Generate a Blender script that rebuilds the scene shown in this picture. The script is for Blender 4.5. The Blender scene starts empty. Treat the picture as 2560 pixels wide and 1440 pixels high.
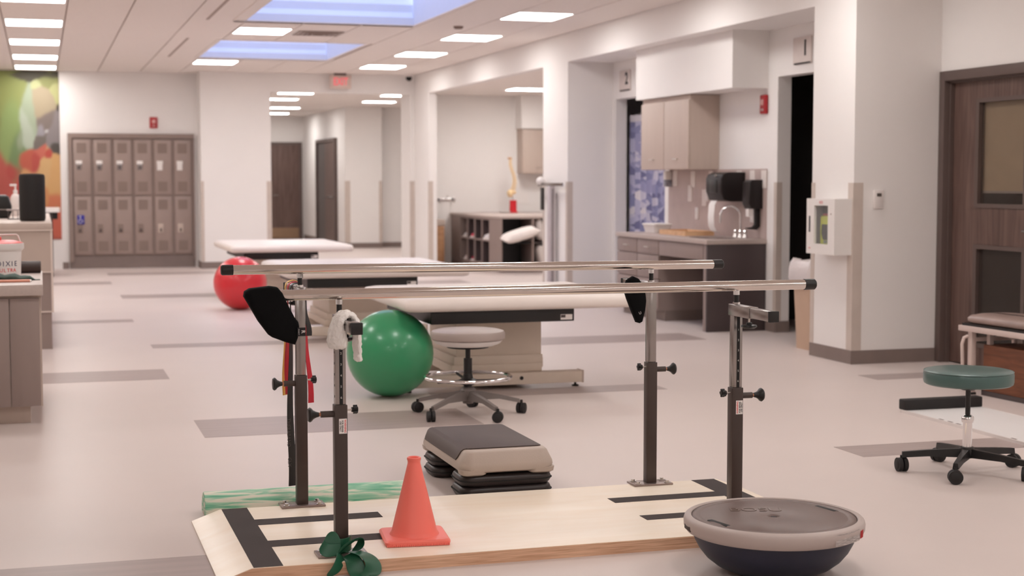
import bpy, bmesh, math, random
from mathutils import Vector, Matrix, noise
random.seed(4)
PI = math.pi
C = bpy.context.scene.collection
SC = bpy.context.scene

# ---------------------------------------------------------------- camera, world, exposure
cam_d = bpy.data.cameras.new('camera')
cam = bpy.data.objects.new('camera', cam_d); C.objects.link(cam)
YAW, PIT = math.radians(17.0565), math.radians(4.033)
cam.location = (0, 0, 1.35)
cam.rotation_euler = (PI/2 - PIT, 0, -YAW)
cam_d.sensor_width = 36.0
cam_d.lens = 3838.0 / 2560.0 * 36.0
cam_d.dof.use_dof = True
cam_d.dof.focus_distance = 5.9
cam_d.dof.aperture_fstop = 3.5
cam_d.clip_start, cam_d.clip_end = 0.1, 200
SC.camera = cam

w = bpy.data.worlds.new('sky'); SC.world = w; w.use_nodes = True
bg = w.node_tree.nodes['Background']
bg.inputs[0].default_value = (0.58, 0.67, 1.0, 1)
bg.inputs[1].default_value = 2.9
LAMP = 16.4            # radiance of the ceiling panels
SC.view_settings.view_transform = 'Standard'
SC.view_settings.look = 'None'
SC.view_settings.gamma = 1.0
SC.view_settings.use_curve_mapping = False
SC.view_settings.exposure = 0.0

# ---------------------------------------------------------------- materials
def lin(c):
    c = c/255.0
    return c/12.92 if c <= 0.04045 else ((c+0.055)/1.055)**2.4
def rgb(r, g, b): return (lin(r), lin(g), lin(b), 1)
MATS = {}
def mat(name, col, rough=0.5, metal=0.0, var=0.04, scale=8.0, bump=0.0, bscale=60.0, spec=0.5, stretch=(1,1,1), coat=0.0, emit=0.0, alpha=None, sheen=0.0):
    if name in MATS: return MATS[name]
    m = bpy.data.materials.new(name); m.use_nodes = True
    nt = m.node_tree; n = nt.nodes; l = nt.links
    p = n['Principled BSDF']
    base = rgb(*col)
    tc = n.new('ShaderNodeTexCoord'); mp = n.new('ShaderNodeMapping')
    mp.inputs['Scale'].default_value = stretch
    l.new(tc.outputs['Object'], mp.inputs[0])
    nz = n.new('ShaderNodeTexNoise'); nz.inputs['Scale'].default_value = scale; nz.inputs['Detail'].default_value = 4
    l.new(mp.outputs[0], nz.inputs['Vector'])
    rp = n.new('ShaderNodeValToRGB')
    rp.color_ramp.elements[0].position = 0.3; rp.color_ramp.elements[1].position = 0.7
    rp.color_ramp.elements[0].color = tuple(max(0, c*(1-var)) for c in base[:3]) + (1,)
    rp.color_ramp.elements[1].color = tuple(min(1, c*(1+var)) for c in base[:3]) + (1,)
    l.new(nz.outputs[0], rp.inputs[0]); l.new(rp.outputs[0], p.inputs['Base Color'])
    p.inputs['Roughness'].default_value = rough; p.inputs['Metallic'].default_value = metal
    p.inputs['Specular IOR Level'].default_value = spec
    p.inputs['Coat Weight'].default_value = coat
    if sheen: p.inputs['Sheen Weight'].default_value = sheen
    if bump:
        b2 = n.new('ShaderNodeTexNoise'); b2.inputs['Scale'].default_value = bscale; b2.inputs['Detail'].default_value = 3
        l.new(mp.outputs[0], b2.inputs['Vector'])
        bp = n.new('ShaderNodeBump'); bp.inputs['Strength'].default_value = bump; bp.inputs['Distance'].default_value = 0.01
        l.new(b2.outputs[0], bp.inputs['Height']); l.new(bp.outputs[0], p.inputs['Normal'])
    if emit:
        p.inputs['Emission Color'].default_value = base; p.inputs['Emission Strength'].default_value = emit
    MATS[name] = m
    return m
def wood(name, c1, c2, scale=3.0, stretch=(1,1,12), rough=0.45, dist=2.0):
    if name in MATS: return MATS[name]
    m = bpy.data.materials.new(name); m.use_nodes = True
    nt = m.node_tree; n = nt.nodes; l = nt.links; p = n['Principled BSDF']
    tc = n.new('ShaderNodeTexCoord'); mp = n.new('ShaderNodeMapping'); mp.inputs['Scale'].default_value = stretch
    l.new(tc.outputs['Object'], mp.inputs[0])
    nz = n.new('ShaderNodeTexNoise'); nz.inputs['Scale'].default_value = scale; nz.inputs['Detail'].default_value = 6; nz.inputs['Distortion'].default_value = dist
    l.new(mp.outputs[0], nz.inputs['Vector'])
    rp = n.new('ShaderNodeValToRGB'); rp.color_ramp.elements[0].position = 0.3; rp.color_ramp.elements[1].position = 0.72
    rp.color_ramp.elements[0].color = rgb(*c1); rp.color_ramp.elements[1].color = rgb(*c2)
    l.new(nz.outputs[0], rp.inputs[0]); l.new(rp.outputs[0], p.inputs['Base Color'])
    p.inputs['Roughness'].default_value = rough
    MATS[name] = m
    return m

M_wall = mat('wall_paint', (240,235,232), 0.75, var=0.012, scale=1.5)
M_wallg = mat('grey_wall_paint', (205,195,193), 0.75, var=0.012, scale=1.5)
M_ceil = mat('ceiling_tile_white', (240,231,225), 0.9, var=0.02, scale=30)
M_ceilb = mat('ceiling_reveal', (176,160,152), 0.9, var=0.02)
M_floor = mat('vinyl_floor', (211,197,191), 0.42, var=0.03, scale=0.7, spec=0.35, bump=0.02, bscale=3)
M_strip = mat('vinyl_plank_taupe', (166,150,145), 0.42, var=0.06, scale=6, stretch=(0.4,4,1), spec=0.35)
M_base = mat('rubber_baseboard', (132,116,110), 0.6)
M_guard = mat('corner_guard_beige', (204,190,180), 0.5)
M_lamp = None
def lamp_mat(name, col, s):
    m = bpy.data.materials.new(name); m.use_nodes = True
    nt = m.node_tree; nt.nodes.remove(nt.nodes['Principled BSDF'])
    e = nt.nodes.new('ShaderNodeEmission'); e.inputs[0].default_value = col; e.inputs[1].default_value = s
    nt.links.new(e.outputs[0], nt.nodes['Material Output'].inputs[0]); return m
M_lamp = lamp_mat('lit_diffuser', (1.0, 0.97, 0.945, 1), LAMP)
M_lamp2 = lamp_mat('lit_diffuser_far', (1.0, 0.97, 0.945, 1), LAMP*1.9)
M_white = mat('white_enamel', (236,230,226), 0.4, var=0.01)
M_whitep = mat('white_plastic', (232,224,220), 0.35, var=0.01)
M_black = mat('black_plastic', (22,19,19), 0.4, var=0.15)
M_blackf = mat('black_fabric', (13,12,13), 0.9, var=0.2, bump=0.15, bscale=300, spec=0.15)
M_rubber = mat('black_rubber', (30,26,26), 0.65, var=0.1)
M_post = mat('brown_powder_coat', (66,52,47), 0.38, var=0.05)
M_steel = mat('brushed_steel', (158,152,149), 0.24, metal=1.0, var=0.03, stretch=(1,1,0.05), scale=60)
M_rail = mat('satin_stainless_rail', (214,206,200), 0.13, metal=1.0, var=0.02, scale=40, stretch=(0.02,1,1))
M_chrome = mat('chrome', (228,226,226), 0.07, metal=1.0, var=0.01)
M_alu = mat('zinc_bolt', (205,198,192), 0.3, metal=1.0)
M_brass = mat('copper_ring', (196,140,110), 0.3, metal=1.0)
M_ply = wood('birch_plywood', (246,228,206), (252,240,224), 2.0, (1,5,5), 0.35, 0.6)
M_plyedge = wood('plywood_edge', (196,148,116), (238,198,166), 3.0, (2,2,60), 0.6, 0.5)
M_grip = mat('black_grip_tape', (58,48,46), 0.85, var=0.08, bump=0.1, bscale=400)
M_cone = mat('orange_cone_plastic', (255,126,112), 0.38, var=0.02, spec=0.4)
M_sgrey = mat('step_grey_plastic', (188,172,160), 0.5, var=0.02, bump=0.05, bscale=200)
M_sblack = mat('step_dark_rubber', (76,62,57), 0.6, var=0.06, bump=0.08, bscale=300)
M_riser = mat('riser_black_plastic', (44,35,34), 0.38, var=0.08)
M_bosurim = mat('trainer_rim_grey', (182,168,162), 0.45, var=0.02)
M_bosutop = mat('trainer_disc_brown_black', (104,84,78), 0.42, var=0.06, scale=5)
M_navy = mat('navy_vinyl', (22,26,48), 0.45, var=0.08)
M_gball = mat('green_ball_vinyl', (58,150,102), 0.3, var=0.02, coat=0.2)
M_rball = mat('red_ball_vinyl', (222,52,60), 0.3, var=0.02, coat=0.2)
M_cream = mat('cream_vinyl_upholstery', (234,222,214), 0.42, var=0.01)
M_tbase = mat('table_base_beige', (226,210,194), 0.5, var=0.02)
M_teal = mat('teal_vinyl', (70,96,92), 0.34, var=0.04, coat=0.15)
M_gseat = mat('stool_grey_vinyl', (164,149,142), 0.4, var=0.03)
M_gleg = mat('stool_grey_plastic', (120,110,106), 0.5)
M_terry = mat('white_terry', (252,247,242), 0.95, var=0.02, bump=0.4, bscale=260)
M_locker = mat('locker_taupe', (158,138,130), 0.45, var=0.02)
M_lockd = mat('locker_perforation', (136,117,108), 0.6, var=0.06, scale=200)
M_lockf = mat('locker_frame_taupe', (146,127,119), 0.5)
M_cab = mat('laminate_taupe', (150,132,126), 0.5, var=0.03, scale=20, stretch=(1,1,0.1))
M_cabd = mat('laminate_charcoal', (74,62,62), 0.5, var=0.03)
M_cabl = mat('laminate_beige', (196,178,166), 0.5, var=0.03, scale=20, stretch=(1,1,0.1))
M_top = mat('worktop_grey', (186,170,162), 0.4, var=0.05, scale=60)
M_door = wood('walnut_door', (84,62,56), (116,92,84), 2.2, (10,10,0.6), 0.45, 1.2)
M_frame = mat('door_frame_taupe', (98,82,77), 0.5)
M_red = mat('alarm_red', (176,30,38), 0.4)
M_dark = mat('unlit_room_shade', (58,50,48), 0.85)  # darkness of the unlit rooms put into the wall colour
M_paper = mat('paper_white', (240,234,230), 0.7, var=0.01)
M_ink = mat('ink_black', (20,18,18), 0.7)
M_inkr = mat('ink_red', (222,70,72), 0.7)
M_inkb = mat('ink_navy', (44,34,80), 0.7)
M_inkw = mat('ink_white', (225,218,214), 0.7)
M_inkp = mat('ink_pale_red', (226,150,152), 0.7)
M_clip = mat('sign_panel', (222,210,204), 0.5)

def glass(name, col, rough=0.05, alpha=0.35):
    m = bpy.data.materials.new(name); m.use_nodes = True
    p = m.node_tree.nodes['Principled BSDF']
    p.inputs['Base Color'].default_value = rgb(*col); p.inputs['Roughness'].default_value = rough
    p.inputs['Alpha'].default_value = alpha
    p.inputs['Specular IOR Level'].default_value = 0.6
    return m
M_glass = glass('door_glass', (84,74,68), 0.05, 0.30)
M_sky = glass('skylight_glass', (225,235,255), 0.1, 0.12)
M_clear = glass('clear_acrylic', (235,235,235), 0.05, 0.1)

# ---------------------------------------------------------------- mesh helpers
class G:
    """collects shapes in world coordinates, stored relative to origin o"""
    def __init__(s, o=(0,0,0)): s.b = bmesh.new(); s.o = Vector(o); s.X = None
    def _t(s, vs):
        if s.X is not None: bmesh.ops.transform(s.b, matrix=s.X, verts=vs)
        bmesh.ops.translate(s.b, vec=-s.o, verts=vs)
    def box(s, x0, x1, y0, y1, z0, z1, bev=0, seg=2):
        r = bmesh.ops.create_cube(s.b, size=1); vs = r['verts']
        for v in vs:
            v.co = Vector((x0 + (v.co.x+.5)*(x1-x0), y0 + (v.co.y+.5)*(y1-y0), z0 + (v.co.z+.5)*(z1-z0)))
        if bev:
            es = list({e for v in vs for e in v.link_edges})
            q = bmesh.ops.bevel(s.b, geom=es, offset=bev, segments=seg, profile=0.5, affect='EDGES')
            vs = list({v for f in q['faces'] for v in f.verts} | {v for v in vs if v.is_valid})
            vs = list({v for v0 in vs for f in v0.link_faces for v in f.verts})
        s._t(vs); return s
    def cyl(s, p0, p1, r0, r1=None, seg=20, caps=True):
        p0, p1 = Vector(p0), Vector(p1); r1 = r0 if r1 is None else r1
        d = p1-p0
        r = bmesh.ops.create_cone(s.b, cap_ends=caps, segments=seg, radius1=r0, radius2=r1, depth=d.length)
        q = d.to_track_quat('Z', 'Y').to_matrix().to_4x4()
        bmesh.ops.transform(s.b, matrix=Matrix.Translation((p0+p1)/2) @ q, verts=r['verts'])
        s._t(r['verts']); return s
    def sph(s, c, r, sc=(1,1,1), u=24, v=14):
        q = bmesh.ops.create_uvsphere(s.b, u_segments=u, v_segments=v, radius=r)
        for x in q['verts']: x.co = Vector((c[0]+x.co.x*sc[0], c[1]+x.co.y*sc[1], c[2]+x.co.z*sc[2]))
        s._t(q['verts']); return s
    def lathe(s, prof, c=(0,0,0), seg=40, axis='Z'):
        rings = []; vs = []
        for r, z in prof:
            ring = []
            if r < 1e-5:
                v = s.b.verts.new((0,0,z)); ring = [v]; vs.append(v)
            else:
                for i in range(seg):
                    a = 2*PI*i/seg; v = s.b.verts.new((r*math.cos(a), r*math.sin(a), z)); ring.append(v); vs.append(v)
            rings.append(ring)
        for a, b in zip(rings, rings[1:]):
            for i in range(seg):
                j = (i+1) % seg
                if len(a) == 1 and len(b) == 1: break
                if len(a) == 1: s.b.faces.new((a[0], b[j], b[i])) if False else s.b.faces.new((a[0], b[i], b[j]))
                elif len(b) == 1: s.b.faces.new((a[i], a[j], b[0]))
                else: s.b.faces.new((a[i], a[j], b[j], b[i]))
        m = Matrix.Identity(4)
        if axis == 'X': m = Matrix.Rotation(PI/2, 4, 'Y')
        if axis == 'Y': m = Matrix.Rotation(-PI/2, 4, 'X')
        bmesh.ops.transform(s.b, matrix=Matrix.Translation(c) @ m, verts=vs)
        s._t(vs); return s
    def tube(s, pts, r, seg=10, closed=False):
        pts = [Vector(p) for p in pts]; n = len(pts); rings = []; vs = []; up = None
        for i, p in enumerate(pts):
            if closed: d = (pts[(i+1) % n]-pts[i-1]).normalized()
            else: d = (pts[min(i+1, n-1)]-pts[max(i-1, 0)]).normalized()
            if up is None: up = Vector((0,0,1)) if abs(d.z) < 0.9 else Vector((1,0,0))
            a = d.cross(up).normalized(); b = a.cross(d).normalized(); up = b
            rr = r[i] if isinstance(r, (list, tuple)) else r
            ring = [s.b.verts.new(p + a*rr*math.cos(2*PI*k/seg) + b*rr*math.sin(2*PI*k/seg)) for k in range(seg)]
            rings.append(ring); vs += ring
        m = n if closed else n-1
        for i in range(m):
            A, B = rings[i], rings[(i+1) % n]
            for k in range(seg): s.b.faces.new((A[k], A[(k+1) % seg], B[(k+1) % seg], B[k]))
        if not closed:
            s.b.faces.new(rings[0][::-1]); s.b.faces.new(rings[-1])
        s._t(vs); return s
    def ribbon(s, rows, t):
        """rows: (centre, half-width vector); a strip with thickness t"""
        top, bot, vs = [], [], []
        n = len(rows); cs = [Vector(c) for c, _ in rows]; ws = [Vector(h) for _, h in rows]
        for i in range(n):
            d = cs[min(i+1, n-1)]-cs[max(i-1, 0)]
            nn = d.cross(ws[i]); nn = nn.normalized() if nn.length > 1e-9 else Vector((0,0,1))
            for lst, sg in ((top, .5), (bot, -.5)):
                q = [s.b.verts.new(cs[i]+ws[i]*k + nn*t*sg) for k in (-1, -0.33, 0.33, 1)]
                lst.append(q); vs += q
        for i in range(n-1):
            for k in range(3):
                s.b.faces.new((top[i][k], top[i][k+1], top[i+1][k+1], top[i+1][k]))
                s.b.faces.new((bot[i][k+1], bot[i][k], bot[i+1][k], bot[i+1][k+1]))
            for k in (0, 3):
                s.b.faces.new((top[i][k], bot[i][k], bot[i+1][k], top[i+1][k]))
        for i in (0, n-1):
            for k in range(3): s.b.faces.new((top[i][k], top[i][k+1], bot[i][k+1], bot[i][k]))
        s._t(vs); return s
    def prism(s, poly, a0, a1, axis='Y', bev=0, seg=3):
        """poly in the plane across axis (XZ for Y, YZ for X, XY for Z) from a0 to a1"""
        def P(u, v, a): return {'Y': (u, a, v), 'X': (a, u, v), 'Z': (u, v, a)}[axis]
        A = [s.b.verts.new(P(u, v, a0)) for u, v in poly]; B = [s.b.verts.new(P(u, v, a1)) for u, v in poly]
        n = len(poly); fs = [s.b.faces.new(A), s.b.faces.new(B)]
        for i in range(n): fs.append(s.b.faces.new((A[i], A[(i+1) % n], B[(i+1) % n], B[i])))
        vs = A+B
        bmesh.ops.recalc_face_normals(s.b, faces=fs)
        if bev:
            es = list({e for f in fs[:2] for e in f.edges})
            q = bmesh.ops.bevel(s.b, geom=es, offset=bev, segments=seg, profile=0.5, affect='EDGES')
            st = [f for f in q['faces']]; vs = {v for f in st for v in f.verts}
            vs = list({v for v0 in vs for f in v0.link_faces for v in f.verts})
        s._t(vs); return s
    def loft(s, rings, cap=True):
        R = []; vs = []
        for ring in rings:
            q = [s.b.verts.new(p) for p in ring]; R.append(q); vs += q
        n = len(R[0]); fs = []
        for a, b in zip(R, R[1:]):
            for i in range(n): fs.append(s.b.faces.new((a[i], a[(i+1) % n], b[(i+1) % n], b[i])))
        if cap: fs += [s.b.faces.new(R[0]), s.b.faces.new(R[-1])]
        bmesh.ops.recalc_face_normals(s.b, faces=fs)
        s._t(vs); return s

def rrect(x0, x1, y0, y1, r, z, k=5):
    out = []
    for cx, cy, a0 in ((x1-r, y1-r, 0), (x0+r, y1-r, PI/2), (x0+r, y0+r, PI), (x1-r, y0+r, 1.5*PI)):
        for i in range(k+1):
            a = a0 + PI/2*i/k; out.append((cx+r*math.cos(a), cy+r*math.sin(a), z))
    return out

def obj(name, g, m, parent=None, ang=38, loc=None):
    b = g.b
    bmesh.ops.recalc_face_normals(b, faces=b.faces[:]) if not getattr(g, 'keep', False) else None
    la = math.radians(ang)
    for f in b.faces: f.smooth = True
    for e in b.edges:
        e.smooth = len(e.link_faces) == 2 and e.calc_face_angle(0) < la
    me = bpy.data.meshes.new(name); b.to_mesh(me); b.free()
    for mm in (m if isinstance(m, (list, tuple)) else [m]): me.materials.append(mm)
    o = bpy.data.objects.new(name, me); C.objects.link(o)
    if loc: o.location = loc
    if parent: o.parent = parent
    return o
def thing(name, label, cat, loc=(0,0,0), rz=0, group=None):
    o = bpy.data.objects.new(name, None); C.objects.link(o); o.empty_display_size = 0.1
    o.location = loc; o.rotation_euler = (0,0,rz); o['label'] = label; o['category'] = cat
    if group: o['group'] = group
    return o
def tag(o, label, cat, group=None):
    o['label'] = label; o['category'] = cat
    if group: o['group'] = group
    return o
def struct(name, g, m, parent=None):
    o = obj(name, g, m, parent)
    if parent is None: o['kind'] = 'structure'
    return o
def sempty(name, loc=(0,0,0)):
    o = bpy.data.objects.new(name, None); C.objects.link(o); o.location = loc; o['kind'] = 'structure'; return o
def kids(o): return [c for c in bpy.data.objects if c.parent == o]
def dup(root, loc, rz=None, label=None, group=None):
    def cp(o, parent):
        c = o.copy(); C.objects.link(c)
        if parent: c.parent = parent
        for k in kids(o): cp(k, c)
        return c
    r = cp(root, None); r.location = loc
    if rz is not None: r.rotation_euler = (0,0,rz)
    if label: r['label'] = label
    if group: r['group'] = group
    return r
FACE = {'-Y': (PI/2, 0, 0), '-X': (PI/2, 0, -PI/2), '+Z': (0,0,0), '+X': (PI/2, 0, PI/2)}
def text(body, size, loc, face, m, parent, spin=0, name='lettering', ext=0.0006, sx=1.0, bold=0.0, rot=None):
    """flat lettering as a mesh of its own; loc is local to the parent's thing"""
    from mathutils import Euler
    cu = bpy.data.curves.new(name, 'FONT'); cu.body = body; cu.size = size; cu.extrude = ext
    cu.align_x = 'CENTER'; cu.align_y = 'CENTER'; cu.offset = bold; cu.resolution_u = 3
    t = bpy.data.objects.new('text_curve', cu); C.objects.link(t)
    bpy.context.view_layer.update()
    me = bpy.data.meshes.new_from_object(t.evaluated_get(bpy.context.evaluated_depsgraph_get()))
    bpy.data.objects.remove(t); bpy.data.curves.remove(cu)
    R = (rot if rot is not None else Euler(FACE[face]).to_matrix().to_4x4()) @ Matrix.Rotation(spin, 4, 'Z')
    me.transform(Matrix.Translation(Vector(loc)) @ R @ Matrix.Diagonal((sx,1,1,1)))
    me.materials.clear(); me.materials.append(m); me.name = name
    o = bpy.data.objects.new(name, me); C.objects.link(o)
    if parent: o.parent = parent
    return o

# ---------------------------------------------------------------- setting: floor, ceiling
ZC, XR, YF = 2.985, 5.66, 23.7
g = G(); g.box(-5.2, 9.4, -4.2, 35.2, -0.1, 0); floor = struct('floor', g, M_floor)
planks = [(-.71,.815,10.58,11.15),(.80,2.325,8.10,8.71),(3.85,5.375,11.89,12.45),(2.325,3.85,9.12,9.40),(3.815,5.34,6.585,6.88),(5.385,6.36,9.13,9.39),
          (-1.0,.78,4.95,5.535),(.84,2.36,12.57,12.85),(.87,2.39,17.95,18.5),(-.69,.83,14.97,15.27),(-.65,.87,20.5,21.02),(.9,2.42,22.4,22.95),(2.4,3.92,15.6,15.9),(3.9,5.4,19.4,20.0)]
def plank_pts(i, x0, x1, y0, y1):
    q = G(); q.box(x0, x1, y0, y1, 0, 0.0012); o = obj('floor_plank', q, M_strip, floor); return o
for i, p in enumerate(planks): plank_pts(i, *p)

SKY = [(1.98,3.82,13.0,16.0), (2.06,3.78,18.35,20.95)]
lampL = [(-.025, y) for y in (12.25,14.62,16.95,19.3,21.65,23.6)]
lampR = [(4.80, y) for y in (12.35,14.82,17.25,19.72,22.05)]
lampM = [(2.375, 17.15), (2.375, 21.85)]
extra = [(x, y) for y in (-2.4,0.0,2.45,4.9,7.35,9.8) for x in (-.025,4.80) if (x, y) != (-.025,4.9)] + [(2.375, 3.7), (2.375, 7.35)] + [(-2.45, y) for y in (0,9.8,12.25,14.62,16.95,19.3,21.65)]  # unseen panels continuing the rows; middle pair added to brighten the platform
lamps = lampL+lampR+lampM+extra
LW, LD = 0.30, 0.37

ceiling = sempty('ceiling', (0,0,ZC))
# backing sheet with the two skylight holes
HOLE = [(s[0]-.028, s[1]+.028, s[2]-.028, s[3]+.06) for s in SKY]
xs = sorted({-5.2, 6.5, *[v for s in HOLE for v in s[:2]]}); ys = sorted({-4.2, 24.7, *[v for s in HOLE for v in s[2:]]})
g = G((0,0,ZC))
for a, b in zip(xs, xs[1:]):
    for c, d in zip(ys, ys[1:]):
        mx, my = (a+b)/2, (c+d)/2
        if any(s[0] < mx < s[1] and s[2] < my < s[3] for s in HOLE): continue
        g.box(a, b, c, d, ZC+0.014, ZC+0.05)
obj('ceiling_backing', g, M_ceilb, ceiling)
# lay-in panels in two-foot columns
cols = [(-5.2+0.0,-4.60)] ; x = -4.60
edges = [-5.2,-4.60,-3.99,-3.38,-2.77,-2.155,-1.55,-0.94,-0.33,0.28,0.87,1.49,2.07,2.68,3.29,3.89,4.50,5.10,XR]
cuts = {9: [18.11, 12.0, 5.9, 0.0], 11: [21.6, 15.5, 9.4, 3.3]}
for i, (a, b) in enumerate(zip(edges, edges[1:])):
    cy = sorted(cuts.get(i, [24.2, 18.3+((i*7)%5)*0.61, 12.2+((i*3)%5)*.61, 6.1, 0.0]))
    iv = [-4.2] + [c for c in cy if -4.2 < c < 24.6] + [24.7]
    holes = [(y-LD, y+LD) for (lx, y) in lamps if a-0.02 < lx < b+0.02] + [(s[2], s[3]) for s in SKY if s[0] < (a+b)/2 < s[1]]
    for c, d in zip(iv, iv[1:]):
        segs = [(c, d)]
        for h0, h1 in holes:
            nx = []
            for p, q in segs:
                if h1 <= p or h0 >= q: nx.append((p, q)); continue
                if h0 > p: nx.append((p, h0))
                if h1 < q: nx.append((h1, q))
            segs = nx
        for p, q in segs:
            if q-p < 0.05: continue
            aa, bb = a, b
            q_ = G((0,0,ZC)); q_.box(aa+0.007, bb-0.007, p+0.006, q-0.006, ZC, ZC+0.012)
            obj('ceiling_panel', q_, M_ceil, ceiling)
# wide part of the ceiling towards the door wall
g = G(); g.box(XR, 6.5, -4.2, 10.0, ZC, ZC+0.012); struct('ceiling_edge', g, M_ceil)

# skylights
M_well = mat('skylight_well_white', (225,228,240), 0.6, var=0.01)
for k, (x0, x1, y0, y1) in enumerate(SKY):
    wz = sempty('window_%d' % (k+1), ((x0+x1)/2, (y0+y1)/2, ZC)); o = wz.location
    g = G(o); t = 0.03
    for a in ((x0-t,x0,y0-t,y1+t),(x1,x1+t,y0-t,y1+t),(x0,x1,y0-t,y0)):
        g.box(*a, ZC, 4.15)
    # far side steps back towards the light
    prof = [(y1, ZC), (y1, ZC+.075), (y1+.055, ZC+.135), (y1+.055, ZC+.215), (y1+.11, ZC+.275), (y1+.11, ZC+.36), (y1+.17, ZC+.42), (y1+.17, 4.15), (y1+.24, 4.15), (y1+.24, ZC)]
    g.prism(prof, x0-t, x1+t, 'X')
    obj('well', g, M_well, wz)
    g = G(o); e = 0.05
    for a in ((x0-e,x0,y0-e,y1+e),(x1,x1+e,y0-e,y1+e),(x0,x1,y0-e,y0),(x0,x1,y1,y1+e)): g.box(*a, ZC-0.008, ZC)
    obj('trim', g, M_ceil, wz)
    g = G(o); g.box(x0, x1, y0, y1+.17, 4.11, 4.13); obj('pane', g, M_sky, wz)
    g = G(o)
    for f in (1/3, 2/3): g.box(x0+(x1-x0)*f-.025, x0+(x1-x0)*f+.025, y0, y1+.17, 4.06, 4.11)
    obj('mullion', g, M_well, wz)
# slot reveals beside the skylights
for k, (y0, y1) in enumerate(((13.0,16.05),(18.2,21.0))):
    g = G(); g.box(1.655,1.685,y0,y1,ZC-0.004,ZC+0.002); struct('trim_%d' % (k+1), g, M_ceilb)

# ceiling lamps
lab_pos = {}
def ceiling_lamp(x, y, z, label, group, first=[None], far=False, hw=LW, hd=LD):
    r = thing('ceiling_light', label, 'light', (x, y, z), 0, group)
    g = G(); t = 0.022
    for a in ((-hw,hw,-hd,-hd+t),(-hw,hw,hd-t,hd),(-hw,-hw+t,-hd+t,hd-t),(hw-t,hw,-hd+t,hd-t)): g.box(*a, -0.004, 0.012)
    obj('frame', g, M_white, r)
    g = G(); g.box(-hw+t, hw-t, -hd+t, hd-t, 0.0, 0.008); obj('diffuser', g, M_lamp2 if far else M_lamp, r)
    return r
L_names = {16.95: 'nearest fully seen of the row in line with the mural', 19.3: 'second fully seen of the row in line with the mural', 21.65: 'third fully seen of the row in line with the mural', 23.6: 'at the mural wall, last of its row', 14.62: 'half cut by the photo top in line with the mural'}
for x, y in lampL: ceiling_lamp(x, y, ZC, 'square lit ceiling panel, '+L_names[y] if y in L_names else 'square lit ceiling panel above the tall reception counter, beyond the frame', 'ceiling panels in line with the mural')
R_names = {14.82: 'largest of the row beside the white soffit', 17.25: 'second of the row beside the white soffit', 19.72: 'third of the row beside the white soffit', 22.05: 'farthest of the row beside the white soffit'}
for x, y in lampR: ceiling_lamp(x, y, ZC, 'square lit ceiling panel, '+R_names[y] if y in R_names else 'square lit ceiling panel over the niche counter, beyond the frame', 'ceiling panels beside the soffit')
ceiling_lamp(*lampM[0], ZC, 'square lit ceiling panel between the two blue skylights', 'ceiling panels by the skylights')
ceiling_lamp(*lampM[1], ZC, 'square lit ceiling panel behind the smaller blue skylight', 'ceiling panels by the skylights')
for x, y in extra: ceiling_lamp(x, y, ZC, 'unseen lit ceiling panel, placed to light the room', 'ceiling panels beyond the frame')

# air vent and detector in the ceiling
r = thing('air_vent', 'square ceiling air vent beside the lamp between skylights', 'vent', (3.0, 17.15, ZC))
g = G(); g.box(-.27,.27,-.27,.27,-.006,0); obj('frame', g, M_white, r)
for k in range(4):
    a = .25-.055*k; g = G()
    for bx in ((-a,a,-a,-a+.03),(-a,a,a-.03,a),(-a,-a+.03,-a+.03,a-.03),(a-.03,a,-a+.03,a-.03)): g.box(*bx, -.014-.004*k, -.006)
    obj('louver', g, mat('vent_metal', (150,132,124), 0.5), r)
g = G((4.31,16.0,ZC)); g.lathe([(0,ZC-.03),(.04,ZC-.028),(.055,ZC-.01),(.055,ZC)], (4.31,16.0,0)); tag(obj('smoke_detector', g, M_lockd, None, loc=(4.31,16.0,ZC)), 'small round ceiling detector near the largest lamp by the soffit', 'detector')

# ---------------------------------------------------------------- setting: walls
def wall(name, boxes, m=M_wall):
    g = G()
    for b in boxes: g.box(*b)
    return struct(name, g, m)
T = ZC+0.05
wall('wall_left', [(-5.2,-5.0,-4.2,24.7,0,T)])
wall('wall_back', [(-5.2,6.5,-4.2,-4.0,0,T)])
wall('wall_far', [(2.34,3.40,YF,24.37,0,T), (3.40,5.60,YF,YF+.22,2.69,T), (5.60,5.78,YF,24.37,0,T), (3.40,5.66,YF+.22,24.37,2.80,T)])
wall('wall_lockers', [(-5.2,0.41,24.25,24.7,0,T), (0.41,2.29,24.25,24.7,2.055,T), (2.29,2.34,24.25,24.7,0,T), (0.41,2.29,24.66,24.7,0,2.055)])
# soffit with piers along the right
wall('wall_right', [(XR,6.2,10.6,16.32,2.665,T),(XR,5.78,17.2,YF,2.665,T), (XR,6.2,16.32,17.2,0,T), (6.2,9.4,17.06,17.2,0,T), (XR,5.78,22.74,YF,0,2.665)])
wall('wall_column', [(XR,6.50,9.97,10.6,0,T)])
wall('wall_niche', [(6.2,6.33,16.23,17.06,0,T),(6.2,6.33,14.8,16.23,2.25,T),(6.2,6.33,12.26,14.8,0,T),(6.2,6.33,11.2,12.26,2.25,T),(6.2,6.33,10.6,11.2,0,T)])
wall('wall_niche_bulkhead', [(5.85,6.2,12.45,14.74,2.16,2.665)])
wall('wall_door', [(6.37,6.5,-4.2,8.70,0,T),(6.37,6.5,8.70,9.97,2.145,T)])
# treatment rooms behind the niche, office behind the door
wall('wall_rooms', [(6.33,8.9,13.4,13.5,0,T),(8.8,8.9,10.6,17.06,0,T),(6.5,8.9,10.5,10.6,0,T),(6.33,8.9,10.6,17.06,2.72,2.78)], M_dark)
wall('wall_office', [(7.9,8.0,7.4,10.5,0,T),(6.5,8.0,7.3,7.4,0,T),(6.5,8.0,10.4,10.5,0,T),(6.5,8.0,7.4,10.4,2.7,2.76)], M_dark)
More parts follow.
